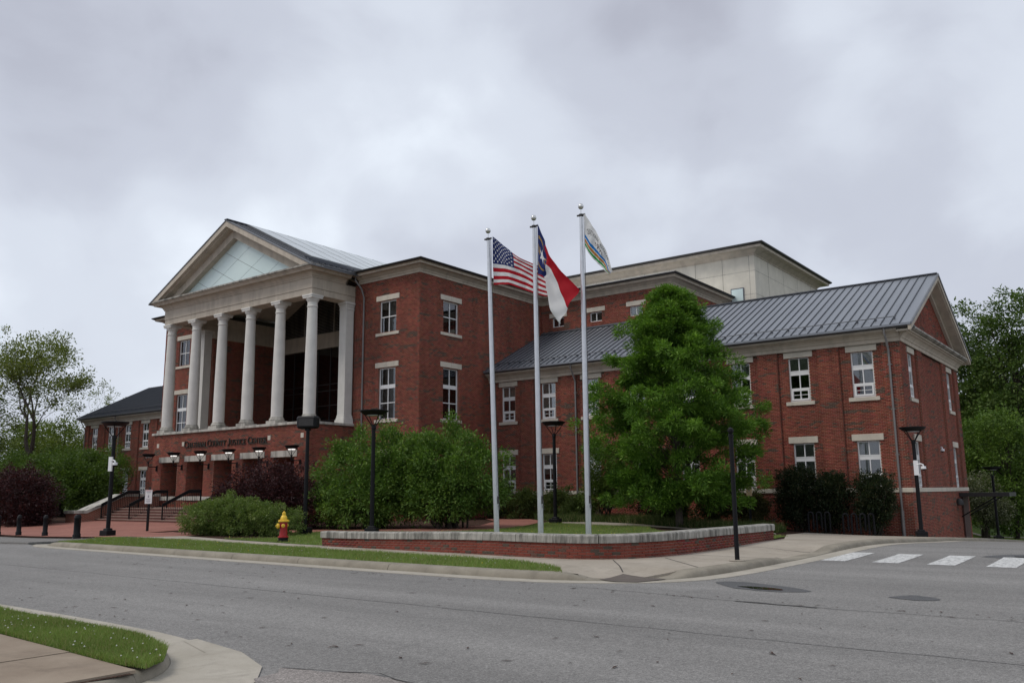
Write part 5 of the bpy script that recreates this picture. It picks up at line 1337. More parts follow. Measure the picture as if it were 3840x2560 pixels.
# ------------------------------------------------------------------ signs and posts
po = thing('bare_sign_post', 'tall bare black post with ball top on the street corner', 'post', (-7.95, 18.9, h(-7.95, 18.9)+.012))
m_ = MB(); m_.lathe([(.052, 0), (.05, 2.75), (.06, 2.76), (.06, 2.82), (.03, 2.84)], n=14); sub('pole', m_, M['black'], po, smooth=True)
m_ = MB(); m_.lathe([(.02, 2.83), (.055, 2.86), (.072, 2.91), (.055, 2.96), (.01, 2.985)], n=14); sub('ball_finial', m_, M['black'], po, smooth=True)
m_ = MB(); m_.lathe([(.19, .0), (.19, .012), (.06, .02)], n=16); sub('base_ring', m_, M['concrete'], po)
sl = thing('notice_sign', 'small white notice on a black post on the plaza', 'sign', (-38.9, 22.75, h(-38.9, 22.75)), .55)
m_ = MB(); m_.box(-.045, .045, -.045, .045, 0, 1.93); m_.lathe([(.05, 1.93), (.06, 1.97), (.03, 2.03)], n=10); sub('post', m_, M['black'], sl)
m_ = MB(); m_.box(-.17, .17, -.075, -.05, 1.28, 1.93); pn = sub('panel', m_, M['signwhite'], sl)
m_ = MB(); m_.box(-.15, .15, -.079, -.0755, 1.885, 1.905); sub('red_line', m_, M['signred'], pn)
m_ = MB()
for zz, w_ in ((1.85, .11), (1.82, .12), (1.79, .09), (1.50, .12), (1.47, .1), (1.42, .11), (1.39, .12), (1.36, .08)): m_.box(-w_, w_, -.078, -.0755, zz-.006, zz+.006)
m_.box(-.03, .03, -.078, -.0755, 1.57, 1.66); m_.lathe([(.03, 0), (.03, .01)], (0, -.07, 1.68), 8); sub('print', m_, M['signgrey'], pn)
sy = thing('small_tan_sign', 'narrow tan sign on a black post behind the wall end', 'sign', (-14.85, 37.0, h(-14.85, 37)), .3)
m_ = MB(); m_.box(-.05, .05, -.03, .03, 0, 2.0); sub('post', m_, M['black'], sy)
m_ = MB(); m_.box(-.12, .12, -.055, -.03, 1.42, 1.94); pn = sub('panel', m_, M['signtan'], sy)
m_ = MB(); m_.box(-.02, .02, -.058, -.0555, 1.60, 1.78); sub('print', m_, M['signgrey'], pn)

# ------------------------------------------------------------------ bike racks
for k, (x, n_, lb) in enumerate(((-12.75, 3, 'left black loop bike rack before the dark evergreen shrubs'), (-11.35, 4, 'right black loop bike rack before the dark evergreen shrubs'))):
    t = thing('bike_rack', lb, 'bike rack', (x, 38.3+.25*k, h(x, 38.3)+.012), .25, 'bike racks by the wing')
    for i in range(n_):
        a = i*.34; m_ = MB(); pts = [(a, 0, 0), (a, 0, .75)] + [(a+.1-.1*math.cos(j*PI/6), 0, .75+.1*math.sin(j*PI/6)) for j in range(1, 6)] + [(a+.2, 0, .75), (a+.2, 0, .12 if i < n_-1 else 0)]
        m_.tube(pts, .045, 8); sub('loop', m_, M['black'], t, smooth=True)

# ------------------------------------------------------------------ cameras, canopy, wall light
def dome_cam(name, label, loc, rotz, box=True):
    t = thing(name, label, 'camera', loc, rotz)
    m_ = MB()
    if box: m_.box(-.09, .09, -.06, .0, -.3, .3)
    m_.tube([(.0, -.03, .12), (.16, -.06, .16), (.26, -.06, .12), (.27, -.06, .05)], .03, 8); sub('bracket', m_, M['plastic'], t)
    m_ = MB(); m_.lathe([(.09, .06), (.10, .0), (.10, -.05)], (.27, -.06, 0), 12); sub('housing', m_, M['plastic'], t)
    m_ = MB(); m_.lathe([(.085, -.05), (.07, -.09), (.03, -.115)], (.27, -.06, 0), 12); sub('dome', m_, M['black'], t, smooth=True)
zl = h(-8.3, 38.8)
dome_cam('security_camera', 'white dome camera on the lamp post at the wing corner', (-8.19, 38.22, zl+2.78), .3)
dome_cam('security_camera', 'white camera box on the lamp post before the stairs', (-35.6, 19.0, h(-35, 19)+2.95), .3)
dome_cam('wall_camera', 'white dome camera on the brick gable end wall', (-8.94, 47.5, 3.55), -PI/2+.6, False)
dome_cam('wall_camera', 'white dome camera on the brick wall left of the portico', (-55.0, 34.43, 3.1), 0, False)
cn = thing('door_canopy', 'flat dark metal canopy over the side door at the right corner', 'canopy', (-8.95, 52.0, 1.2), world=True)
m_ = MB(); m_.box(-8.92, -6.6, 50.9, 53.4, 1.24, 1.44); part('slab', m_, M['darkmetal'], cn)
for y in (51.1, 53.2):
    m_ = MB(); m_.tube([(-8.92, y, .2), (-7.2, y, 1.25)], .03, 8); part('brace', m_, M['black'], cn)
m_ = MB(); m_.box(-8.93, -8.86, 51.5, 53.0, -1.2, 1.2); part('door', m_, simple('brown_door', (.07, .03, .024), .6), cn)
wlg = thing('wall_light', 'dark half dome wall light beside the side door canopy', 'wall light', (-8.94, 50.4, .92), world=True)
m_ = MB(); m_.lathe([(.05, .36), (.16, .32), (.22, .2), (.22, .02), (.19, 0)], (-8.86, 50.4, .8), 14); part('shade', m_, M['darkmetal'], wlg, smooth=True)
mhole = thing('manhole_cover', 'round iron cover in the dark patch by the crosswalk', 'manhole', (-2.9, 24.6, h(-2.9, 24.6)-.122))
m_ = MB(); m_.lathe([(.32, 0), (.32, .006), (.29, .004), (.02, .006)], n=24); sub('cover', m_, M['darkmetal'], mhole)

# ------------------------------------------------------------------ vegetation
def unit(v): return v/np.maximum(1e-6, np.linalg.norm(v, axis=-1, keepdims=True))
def leaf_mesh(name, P, D, L_, W_, C, mat, rng, face=.55):
    n = len(P); D = unit(D); R_ = rng.normal(size=(n, 3))*face; R_[:, 2] += 1.0; Sd = unit(np.cross(D, R_)); Nn = np.cross(D, Sd)
    L_ = L_[:, None]; W_ = W_[:, None]
    V = np.empty((n, 4, 3)); V[:, 0] = P; V[:, 1] = P+D*L_*.45+Sd*W_*.5; V[:, 2] = P+D*L_-np.array([0, 0, .12])*L_; V[:, 3] = P+D*L_*.45-Sd*W_*.5
    F = np.arange(n*4).reshape(n, 4)
    return np_mesh(name, V.reshape(-1, 3), F, mat, C)
def clump_leaves(cent, out, rad, n_per, leaf, aspect, cols, rng, up=.25, spread=.8, flat=.7):
    """leaves of many clumps: cent (k,3), out (k,3) outward direction, rad (k,)"""
    k = len(cent); n = k*n_per; idx = np.repeat(np.arange(k), n_per)
    off = rng.normal(size=(n, 3)); off[:, 2] *= flat
    r = rng.random(n)**.5
    off = unit(off)*r[:, None]*rad[idx][:, None]
    P = cent[idx]+off
    D = unit(off)*.7+out[idx]*.5+rng.normal(size=(n, 3))*spread*.5; D[:, 2] += up
    L_ = leaf*rng.uniform(.6, 1.25, n); W_ = L_*aspect*rng.uniform(.8, 1.2, n)
    t = rng.random((n, 1)); ct = rng.random((k, 1))[idx]*.55+t*.45
    c0, c1 = np.array(cols[0]), np.array(cols[1]); C = c0+(c1-c0)*ct
    if len(cols) > 2:
        m = rng.random(n) < .12; C[m] = np.array(cols[2])*rng.uniform(.8, 1.2, (m.sum(), 1))
    return P, D, L_, W_, C
def blob_clumps(blobs, k, rng, inner=.45, ground=None, jitter=.10):
    w = np.array([b[3]*b[4]+b[4]*b[5]+b[3]*b[5] for b in blobs]); pick = rng.choice(len(blobs), k, p=w/w.sum())
    bl = np.array([b[:6] for b in blobs]); d = unit(rng.normal(size=(k, 3)))
    rr = (inner+(1-inner)*rng.random(k)**.6)*(1+rng.normal(size=k)*jitter)
    c = bl[pick, :3]+d*bl[pick, 3:6]*rr[:, None]
    out = unit(d/bl[pick, 3:6])
    if ground is not None:
        lo = c[:, 2] < ground; c[lo, 2] = ground+rng.random(lo.sum())*.35
    return c, out
def stems(base, cent, n, rng, r0, mat, parent, spread=.15, wig=.15, name='stems'):
    m_ = MB(); pick = rng.choice(len(cent), min(n, len(cent)), replace=False)
    for i in pick:
        b_ = np.array([rng.normal()*spread, rng.normal()*spread, -.05]); e_ = cent[i]-base
        m1 = b_*.6+e_*.35+rng.normal(size=3)*wig+np.array([0, 0, .12*np.linalg.norm(e_[:2])]); m2 = b_*.2+e_*.7+rng.normal(size=3)*wig
        m_.tube([tuple(b_), tuple(m1), tuple(m2), tuple(e_)], [r0, r0*.7, r0*.42, r0*.15], 5)
    o = sub(name, m_, mat, parent, smooth=True); o['kind'] = 'stuff'; return o
def shrub(name, label, cat, base, blobs, k, n_per, rad, leaf, aspect, cols, seed, mat='leaf', up=.25, inner=.45, nst=14, r0=.035, group=None, flat=.8, bark='barkdark', extra=None, spread=.8, lift=.05):
    rng = np.random.default_rng(seed); base = np.array(base, float)
    t = thing(name, label, cat, tuple(base), 0, group)
    c, out = blob_clumps(blobs, k, rng, inner, base[2]+lift)
    if extra is not None: c = np.vstack([c, extra]); out = np.vstack([out, np.tile([0, 0, 1.], (len(extra), 1))])
    rd = rad*rng.uniform(.6, 1.35, len(c))
    P, D, L_, W_, C = clump_leaves(c, out, rd, n_per, leaf, aspect, cols, rng, up, spread, flat)
    ok = P[:, 2] > base[2]-.02
    me = leaf_mesh('foliage', (P-base)[ok], D[ok], L_[ok], W_[ok], C[ok], M[mat], rng)
    sub('foliage', me, None, t); stems(base, c, nst, rng, r0, M[bark], t, .18*max(1, r0/.03))
    return t
G1 = [(.046, .098, .017), (.160, .268, .052), (.22, .31, .075)]       # mid green
# willow oak
rng = np.random.default_rng(21)
ob = np.array([-16.9, 34.2, h(-16.9, 34.2)])
oak = thing('oak_tree', 'young bright green oak tree behind the curved wall', 'tree', tuple(ob))
prof_z = [1.3, 1.9, 2.6, 3.6, 4.6, 5.4, 6.4, 7.2, 8.1, 9.0, 9.7, 10.4]; prof_r = [2.2, 3.0, 3.35, 3.55, 3.5, 3.2, 2.75, 2.25, 1.75, 1.2, .75, .2]
m_ = MB(); m_.tube([(0, 0, -.05), (0, 0, .5), (.03, .02, 2), (-.03, .04, 4.5), (.05, 0, 7), (.0, .05, 9.4), (.02, 0, 10.1)], [.19, .155, .14, .11, .07, .03, .008], 10)
cen = []; outs = []; rads = []
for i in range(170):
    z_ = 1.25+8.95*(i/169)**1.18; a = i*2.39996+rng.normal()*.3
    R_ = np.interp(z_, prof_z, prof_r)*rng.uniform(.70, 1.12)
    zt = z_+R_*(rng.uniform(.02, .25) if z_ > 2.6 else rng.uniform(-.22, .08)); zt = max(.75, zt); z_s = max(1.2, z_-R_*.32)
    tip = np.array([R_*math.cos(a), R_*math.sin(a), zt]); st0 = np.array([0, 0, z_s])
    md = st0*.45+tip*.55+np.array([0, 0, .08*R_])
    m_.tube([tuple(st0), tuple(md), tuple(tip)], [.035*max(.35, 1-z_/11), .02, .006], 5)
    for f in (.3, .5, .7, .86, 1.0):
        if f < .45 and rng.random() < .3: continue
        q = st0*(1-f)**1+tip*f; q = (1-f)**2*st0+2*f*(1-f)*md+f*f*tip
        for _ in range(2 if f > .6 else 1):
            cen.append(q+rng.normal(size=3)*np.array([.30, .30, .12])*(.5+R_/4)); outs.append(np.array([math.cos(a), math.sin(a), .35])); rads.append(rng.uniform(.22, .36))
sub('trunk', m_, M['bark'], oak, smooth=True)
for _ in range(10): cen.append(np.array([rng.normal()*.1, rng.normal()*.1, rng.uniform(9.3, 10.35)])); outs.append(np.array([0, 0, 1.])); rads.append(.24)
cen = np.array(cen); outs = unit(np.array(outs)); rads = np.array(rads)
P, D, L_, W_, C = clump_leaves(cen, outs, rads, 165, .19, .26, [(.050, .118, .016), (.165, .300, .045), (.26, .41, .08)], rng, .15, .7, .6)
sub('crown', leaf_mesh('crown', P, D, L_, W_, C, M['leaf'], rng), None, oak)
# big green shrubs in front of the main block
def spikes(lst, rng):
    e_ = []
    for x, y, z_, n, hgt in lst:
        for i in range(n): e_.append((x+rng.normal()*.12, y+rng.normal()*.12, z_+hgt*i/n))
    return np.array(e_)
r5 = np.random.default_rng(5)
zb = h(-28, 27)
shrub('green_shrub', 'large rounded green shrub behind the centre lamp post', 'shrub', (-28.1, 27.2, zb), [(-28.8, 26.8, 2.1, 2.2, 1.9, 2.0), (-27.4, 27.6, 2.8, 1.9, 1.7, 1.7), (-29.6, 27.2, 2.5, 1.6, 1.4, 1.6), (-28.4, 26.2, 1.3, 2.4, 1.6, 1.3), (-26.6, 27.2, 2.2, 1.5, 1.5, 1.7)], 620, 78, .36, .135, .46, G1, 31, 'leaf', .2, .5, 26, .05, 'large green shrubs before the main block', extra=spikes([(-28.9, 27, 4.0, 7, .7), (-27.5, 27.2, 4.0, 7, .75), (-29.8, 26.7, 3.4, 6, .6), (-26.8, 27, 4.0, 6, .5)], r5), lift=.3)
shrub('green_shrub', 'large green shrub with a tall shoot, nearest the left flagpole', 'shrub', (-24.4, 27.9, zb), [(-24.6, 27.9, 2.4, 2.1, 1.8, 2.0), (-23.4, 28.1, 2.3, 1.7, 1.6, 1.6), (-25.9, 27.8, 2.6, 1.7, 1.5, 1.7), (-24.6, 27.5, 1.5, 1.9, 1.4, 1.1)], 620, 78, .36, .135, .46, G1, 32, 'leaf', .2, .5, 26, .05, 'large green shrubs before the main block', extra=spikes([(-24.3, 27.9, 3.8, 12, 1.15), (-25.4, 27.8, 3.8, 7, .5), (-22.8, 28, 3.2, 6, .5)], r5), lift=.6)
PU = [(.020, .008, .010), (.058, .017, .020), (.085, .022, .022)]
shrub('purple_shrub', 'dark purple leaved shrub behind the low green bushes', 'shrub', (-33.3, 25.3, h(-33, 25)), [(-33.6, 25.3, 1.6, 2.3, 2.0, 1.55), (-32.0, 25.2, 1.5, 2.0, 1.8, 1.5), (-35.0, 25.2, 1.1, 1.6, 1.6, 1.0), (-30.8, 25.4, 1.2, 1.5, 1.5, 1.2)], 640, 80, .36, .115, .42, PU, 33, 'leafpurple', .15, .45, 30, .04, 'purple leaved shrubs')
shrub('purple_shrub', 'dark purple leaved shrub at the left edge behind the bollards', 'shrub', (-53.8, 23.6, h(-53, 23.6)), [(-53.6, 23.6, 1.5, 2.4, 1.7, 1.75), (-55.8, 24.0, 1.7, 2.2, 1.8, 1.65), (-57.8, 24.3, 1.6, 2.3, 1.8, 1.8), (-52.4, 23.4, .9, 1.4, 1.2, .9)], 640, 80, .42, .14, .42, PU, 34, 'leafpurple', .15, .45, 30, .045, 'purple leaved shrubs')
AZ = [(.070, .120, .026), (.185, .250, .068), (.25, .29, .10)]
zb = h(-30, 21)
for (bx, lb, bl, sd_) in (((-31.2, 21.0), 'low light green bush, left one beside the sidewalk', [(-31.4, 21.0, .55, 1.35, 1.1, .80), (-30.4, 21.2, .65, 1.1, 1.0, .85)], 41), ((-28.9, 21.4), 'low light green bush, right one behind the hydrant', [(-28.9, 21.3, .55, 1.35, 1.1, .82), (-27.7, 21.6, .5, 1.0, .9, .72), (-29.8, 21.2, .6, 1.0, 1.0, .85)], 42)):
    shrub('low_bush', lb, 'bush', (bx[0], bx[1], zb), [(a, b, c+zb, d, e_, f) for a, b, c, d, e_, f in bl], 330, 80, .19, .085, .45, AZ, sd_, 'leaf', .2, .55, 20, .02, 'low light green bushes')
# green shrubs left of the stairs
GL = [(.038, .072, .013), (.105, .170, .032), (.14, .20, .045)]
for i, (bx, by, lb, bl) in enumerate(((-60.2, 30.4, 'tall green shrub right beside the stair cheek wall', [(-60.2, 30.4, 2.7, 2.5, 2.2, 2.0), (-58.4, 30.2, 2.1, 1.7, 1.7, 1.5), (-61.5, 30.7, 3.3, 1.9, 1.9, 1.6)]), (-65.3, 31.0, 'tall green shrub behind the left purple shrub', [(-65.3, 31.0, 2.9, 2.9, 2.4, 2.1), (-67.6, 31.4, 2.7, 2.4, 2.2, 1.9)]), (-71.8, 31.8, 'tall green shrub at the left picture edge', [(-71.8, 31.8, 2.9, 3.0, 2.4, 2.1), (-74.5, 31.8, 2.9, 2.6, 2.2, 2.2)]))):
    shrub('tall_shrub', lb, 'shrub', (bx, by, h(bx, by)), bl, 420, 64, .5, .20, .48, GL, 50+i, 'leaf', .2, .5, 16, .06, 'tall green shrubs left of the stairs')
shrub('young_tree', 'slender bright green young tree in front of the left wing', 'tree', (-63.8, 34.2, .2), [(-63.9, 34.2, 4.6, .9, .9, 1.5), (-63.4, 34.2, 3.4, 1.5, 1.3, 1.3)], 110, 56, .36, .15, .35, [(.06, .12, .015), (.14, .22, .035)], 56, 'leaf', .3, .4, 10, .05)
# dark evergreen shrubs and the bed along the right wing
EV = [(.016, .027, .012), (.042, .060, .028), (.10, .09, .05)]
for i, (bx, by, rx, top, lb) in enumerate(((-13.55, 39.3, 1.0, 2.55, 'dark evergreen shrub left behind the bike racks'), (-12.15, 39.5, .85, 2.3, 'dark evergreen shrub in the middle behind the bike racks'), (-10.3, 39.6, .85, 2.25, 'dark evergreen shrub nearest the wing corner, on a short trunk'))):
    zb = h(bx, by); hh_ = (top-zb)
    shrub('evergreen_shrub', lb, 'shrub', (bx, by, zb), [(bx, by, zb+hh_*.58, rx, rx*.9, hh_*.42), (bx-.1, by, zb+hh_*.36, rx*.8, rx*.75, hh_*.26), (bx+.2, by, zb+hh_*.74, rx*.75, rx*.7, hh_*.28)], 300, 70, .22, .105, .45, EV, 60+i, 'leaf', .3, .4, 16, .03, 'dark evergreen shrubs by the wing', extra=spikes([(bx+dx_*rx, by, top-.25-.3*abs(dx_), 5, .5) for dx_ in (-.7, -.3, .15, .6)], r5))
shrub('small_tree', 'small light green tree just left of the oak, behind the right flagpole', 'tree', (-22.3, 37.3, .2), [(-22.3, 37.3, 2.6, 1.15, 1.1, 1.5), (-21.6, 37.3, 1.9, 1.1, 1.0, .9), (-22.8, 37.3, 1.5, 1.0, .9, .7)], 240, 70, .34, .135, .42, [(.045, .085, .014), (.13, .19, .035)], 65, 'leaf', .2, .4, 8, .05)
bed = [(-30.5, 38.7, 1.25, 1.5, 'dark rounded shrub in the corner beside the main block'), (-28.6, 38.9, 1.1, 1.15, 'mid green shrub under the first wing window'), (-26.6, 39.2, 1.2, 1.2, 'feathery green shrub right of the first wing window'), (-24.9, 38.6, .9, .8, 'low leafy shrub behind the lawn lamp post'), (-20.0, 38.4, 1.0, 1.15, 'low dark shrub left of the oak trunk'), (-17.4, 38.6, 1.1, 1.3, 'green shrub behind the oak trunk'), (-15.6, 38.9, .9, 1.1, 'loose reddish green shrub behind the tan sign'), (-18.7, 37.2, .7, .8, 'pale leafy shrub in front of the wing base wall')]
for i, (bx, by, rx, hh_, lb) in enumerate(bed):
    zb = h(bx, by); cl_ = [(.022, .038, .013), (.062, .088, .030)] if i in (0, 4) else ([(.05, .06, .02), (.13, .12, .05)] if i == 6 else [(.040, .066, .018), (.110, .145, .042)])
    shrub('bed_shrub', lb, 'shrub', (bx, by, zb), [(bx, by, zb+hh_*.6, rx, rx*.8, hh_*.75), (bx+.3*rx, by-.1, zb+hh_*.9, rx*.6, rx*.6, hh_*.6)], 170, 64, .25, .11, .42, cl_, 70+i, 'leaf', .3, .35, 10, .02, 'shrubs in the bed along the right wing')

# ------------------------------------------------------------------ background trees
def grow(rng, p, d, ln, r, depth, mb, tips, spread=.55, minr=.012, curve=.12, up=.12):
    k = 4; pts = [p.copy()]; dd = d.copy()
    for i in range(k):
        dd = unit(dd+rng.normal(size=3)*curve+np.array([0, 0, up*.3])); pts.append(pts[-1]+dd*ln/k)
    rr = [r*(1-.38*i/k) for i in range(k+1)]
    mb.tube([tuple(q) for q in pts], rr, 6 if r > .06 else 4, False)
    if depth == 0 or r < minr:
        tips.append((pts[-1], dd)); tips.append((pts[-2], dd)); return
    n = 2 if rng.random() < .55 else 3
    for j in range(n):
        nd = unit(dd+rng.normal(size=3)*spread+np.array([0, 0, up])); grow(rng, pts[-1], nd, ln*rng.uniform(.66, .86), rr[-1]*rng.uniform(.62, .8), depth-1, mb, tips, spread, minr, curve, up)
    if depth >= 2 and rng.random() < .8:
        nd = unit(dd*.4+rng.normal(size=3)*.9); nd[2] = abs(nd[2])*.5; grow(rng, pts[2], nd, ln*.6, rr[2]*.5, depth-2, mb, tips, spread, minr, curve, up)
def open_tree(name, label, base, H_, r0, depth, seed, cols, n_per, leaf, rad, bark='bark', lean=(0, 0), first=None, spread=.5, wide=1.0):
    rng = np.random.default_rng(seed); t = thing(name, label, 'tree', base, 0)
    mb = MB(); tips = []
    grow(rng, np.array([0, 0, -.1]), unit(np.array([lean[0], lean[1], 1.0])), first or H_*.3, r0, depth, mb, tips, spread, .01, .10, .16)
    tp = np.array([a for a, b in tips]); sc = H_/tp[:, 2].max(); mxy = tp[:, :2].mean(0); zm_ = tp[:, 2].mean()
    mb.v = [(a-mxy[0]*max(0, c)/zm_, b-mxy[1]*max(0, c)/zm_, c) for a, b, c in mb.v]; tp[:, :2] -= mxy*np.maximum(0, tp[:, 2:3])/zm_
    mb.v = [(a*sc*(1+(wide-1)*min(1, c*sc/6)), b*sc*(1+(wide-1)*min(1, c*sc/6)), c*sc) for a, b, c in mb.v]; wf_ = 1+(wide-1)*np.minimum(1, tp[:, 2:3]*sc/6); tp = tp*sc; tp[:, :2] *= wf_
    sub('trunk', mb, M[bark], t, smooth=True)
    od = unit(np.array([b for a, b in tips])); rd = rad*rng.uniform(.5, 1.4, len(tp))
    P, D, L_, W_, C = clump_leaves(tp, od, rd, n_per, leaf, .5, cols, rng, .05, .9, .9)
    sub('crown', leaf_mesh('crown', P, D, L_, W_, C, M['leaf'], rng), None, t)
    return t
def full_tree(name, label, base, blobs, k, n_per, rad, leaf, cols, seed, trunk_r=.25, group=None, nst=22, inner=.5):
    rng = np.random.default_rng(seed); base = np.array(base, float); t = thing(name, label, 'tree', tuple(base), 0, group)
    c, out = blob_clumps(blobs, k, rng, inner, None, .12)
    P, D, L_, W_, C = clump_leaves(c, out, rad*rng.uniform(.6, 1.4, k), n_per, leaf, .5, cols, rng, .15, .9, .75)
    sub('crown', leaf_mesh('crown', P-base, D, L_, W_, C, M['leaf'], rng), None, t)
    m_ = MB(); top = max(b[2] for b in blobs)-base[2]
    m_.tube([(0, 0, -.1), (.1, 0, top*.3), (-.1, .1, top*.65), (0, 0, top)], [trunk_r, trunk_r*.8, trunk_r*.55, trunk_r*.2], 8)
    for i in rng.choice(k, nst, replace=False):
        e_ = c[i]-base; s_ = min(e_[2]*.6, top*.8); m_.tube([(0, 0, s_), tuple(e_*.55+np.array([0, 0, s_*.3])), tuple(e_)], [trunk_r*.35, trunk_r*.2, trunk_r*.05], 5)
    sub('trunk', m_, M['barkdark'], t, smooth=True); return t
OL = [(.085, .115, .022), (.20, .235, .06), (.24, .26, .075)]
open_tree('spreading_tree', 'tall thin leaved tree with bare limbs against the sky at left', (-78.9, 34.3, .0), 16.6, .34, 6, 8, OL, 44, .24, .75, 'bark', (.02, .02), 5.0, .58, 1.3)
open_tree('bare_tree', 'small nearly bare tree above the left wing roof', (-104, 54.0, 0), 15.5, .22, 5, 12, OL, 12, .25, .5, 'bark', (0, 0), 5.0, .45)
LT = [(.06, .095, .017), (.175, .225, .048), (.20, .24, .06)]
full_tree('leafy_tree', 'dense green tree at the left edge behind the shrubs', (-84, 31.5, 0), [(-84, 31.5, 8.4, 3.2, 3.2, 4.0), (-86.5, 32, 6.5, 3.0, 3.0, 3.4), (-82.0, 32.0, 5.0, 2.6, 2.6, 2.4)], 300, 54, .75, .26, LT, 81, .28, 'trees at the left')
full_tree('leafy_tree', 'olive green tree under the bare limbed tree', (-88, 42, 0), [(-88, 42, 6.0, 4.0, 3.6, 3.4), (-84.5, 40.5, 4.8, 2.6, 2.6, 2.6), (-92, 42, 6.2, 3.6, 3.4, 3.4)], 320, 54, .8, .28, LT, 82, .25, 'trees at the left')
full_tree('leafy_tree', 'far olive green tree low behind the left wing corner', (-101, 47, 0), [(-101, 47, 5.2, 5.0, 4.5, 3.6), (-108, 46, 6.2, 5.0, 4.5, 4.2), (-95, 46, 4.5, 3.5, 3.4, 2.8)], 320, 48, 1.0, .34, LT, 83, .25, 'trees at the left')
RT = [(.045, .085, .022), (.135, .205, .055), (.18, .24, .07)]
RL = [(.055, .11, .02), (.15, .24, .046), (.18, .26, .055)]
def rtree(name, label, x, y, blobs, k, n_per, rad, leaf, cols, seed, tr):
    return full_tree(name, label, (x, y, h(x, y)), [(x+a, y+b, c, d, e_, f) for a, b, c, d, e_, f in blobs], k, n_per, rad, leaf, cols, seed, tr, 'trees right of the wing', 30)
rtree('tall_tree', 'tall dark green tree right of the gable end', -11.2, 72.5, [(-.2, 0, 9.5, 2.2, 2.4, 3.6), (.6, 0, 6.0, 2.6, 2.6, 3.4), (-.8, .3, 5.5, 2.4, 2.4, 3.4), (.3, 0, 12.8, 1.7, 1.7, 2.9), (1.3, 0, 9.5, 1.6, 1.6, 2.2), (0, 0, 2.5, 2.8, 2.6, 3.0)], 640, 62, .60, .25, RT, 91, .3)
rtree('tall_tree', 'tall dark green tree at the right picture edge', -7.9, 70.5, [(0, 0, 9.5, 2.5, 2.6, 4.0), (-.6, 0, 6.0, 2.4, 2.6, 3.4), (.3, 0, 13.0, 2.0, 2.0, 3.0), (.2, 0, 3.0, 2.6, 2.4, 3.0)], 560, 62, .60, .25, RT, 92, .3)
rtree('tall_tree', 'dark tree filling the gap behind the far right lamp', -10.8, 80, [(0, 0, 5.0, 4.2, 3.0, 5.5), (-4, 1, 5.5, 4.0, 3.0, 5.0), (4, 1, 6, 4, 3, 6)], 460, 56, .85, .34, RT, 93, .3)
rtree('bright_tree', 'bright green rounded tree low between the gable and the lamp', -9.9, 64.5, [(0, 0, 4.6, 1.5, 1.6, 2.0), (.5, -.2, 2.6, 1.7, 1.7, 1.7), (-.2, 0, .8, 1.6, 1.6, 1.5)], 300, 60, .46, .19, RL, 94, .16)
rtree('bright_tree', 'layered bright green tree low at the right edge', -7.9, 62.3, [(0, 0, 3.6, 1.7, 1.7, 1.6), (.2, 0, 1.4, 1.8, 1.8, 1.3), (-.2, 0, 5.4, 1.3, 1.4, 1.2), (0, 0, -.3, 1.6, 1.6, .8)], 300, 60, .44, .19, RL, 95, .16)
rtree('pale_tree', 'pale blossoming small tree behind the door canopy', -9.3, 60.2, [(-.2, 0, 1.4, 1.0, 1.1, 1.1), (.4, -.2, .4, 1.1, 1.1, .9)], 150, 50, .36, .15, [(.09, .11, .05), (.19, .20, .13), (.33, .33, .24)], 96, .1)
# a belt of far woods closing the view behind both ends
def woods(name, segs, seed, hgt, cols):
    rng = np.random.default_rng(seed); cs = []
    for (x0, y0, x1, y1, n) in segs:
        t = rng.random(n); z_ = rng.random(n)**.8*hgt*rng.uniform(.75, 1.0, n)
        cs.append(np.stack([x0+(x1-x0)*t+rng.normal(size=n)*2, y0+(y1-y0)*t+rng.normal(size=n)*2.5, z_-.3], 1))
    c = np.vstack(cs); o_ = np.tile([.4, -.7, .4], (len(c), 1))
    P, D, L_, W_, C = clump_leaves(c, unit(o_), 1.3*rng.uniform(.6, 1.4, len(c)), 26, .5, .55, cols, rng, .1, .9, .8)
    o = link(name, leaf_mesh(name, P, D, L_, W_, C, M['leaf'], rng)); tag(o, 'far wood of leafy trees closing the view', 'wood', None, 'stuff'); return o
woods('far_woods', [(-160, 40, -100, 70, 500), (-30, 92, 30, 92, 620)], 99, 9.5, RT)

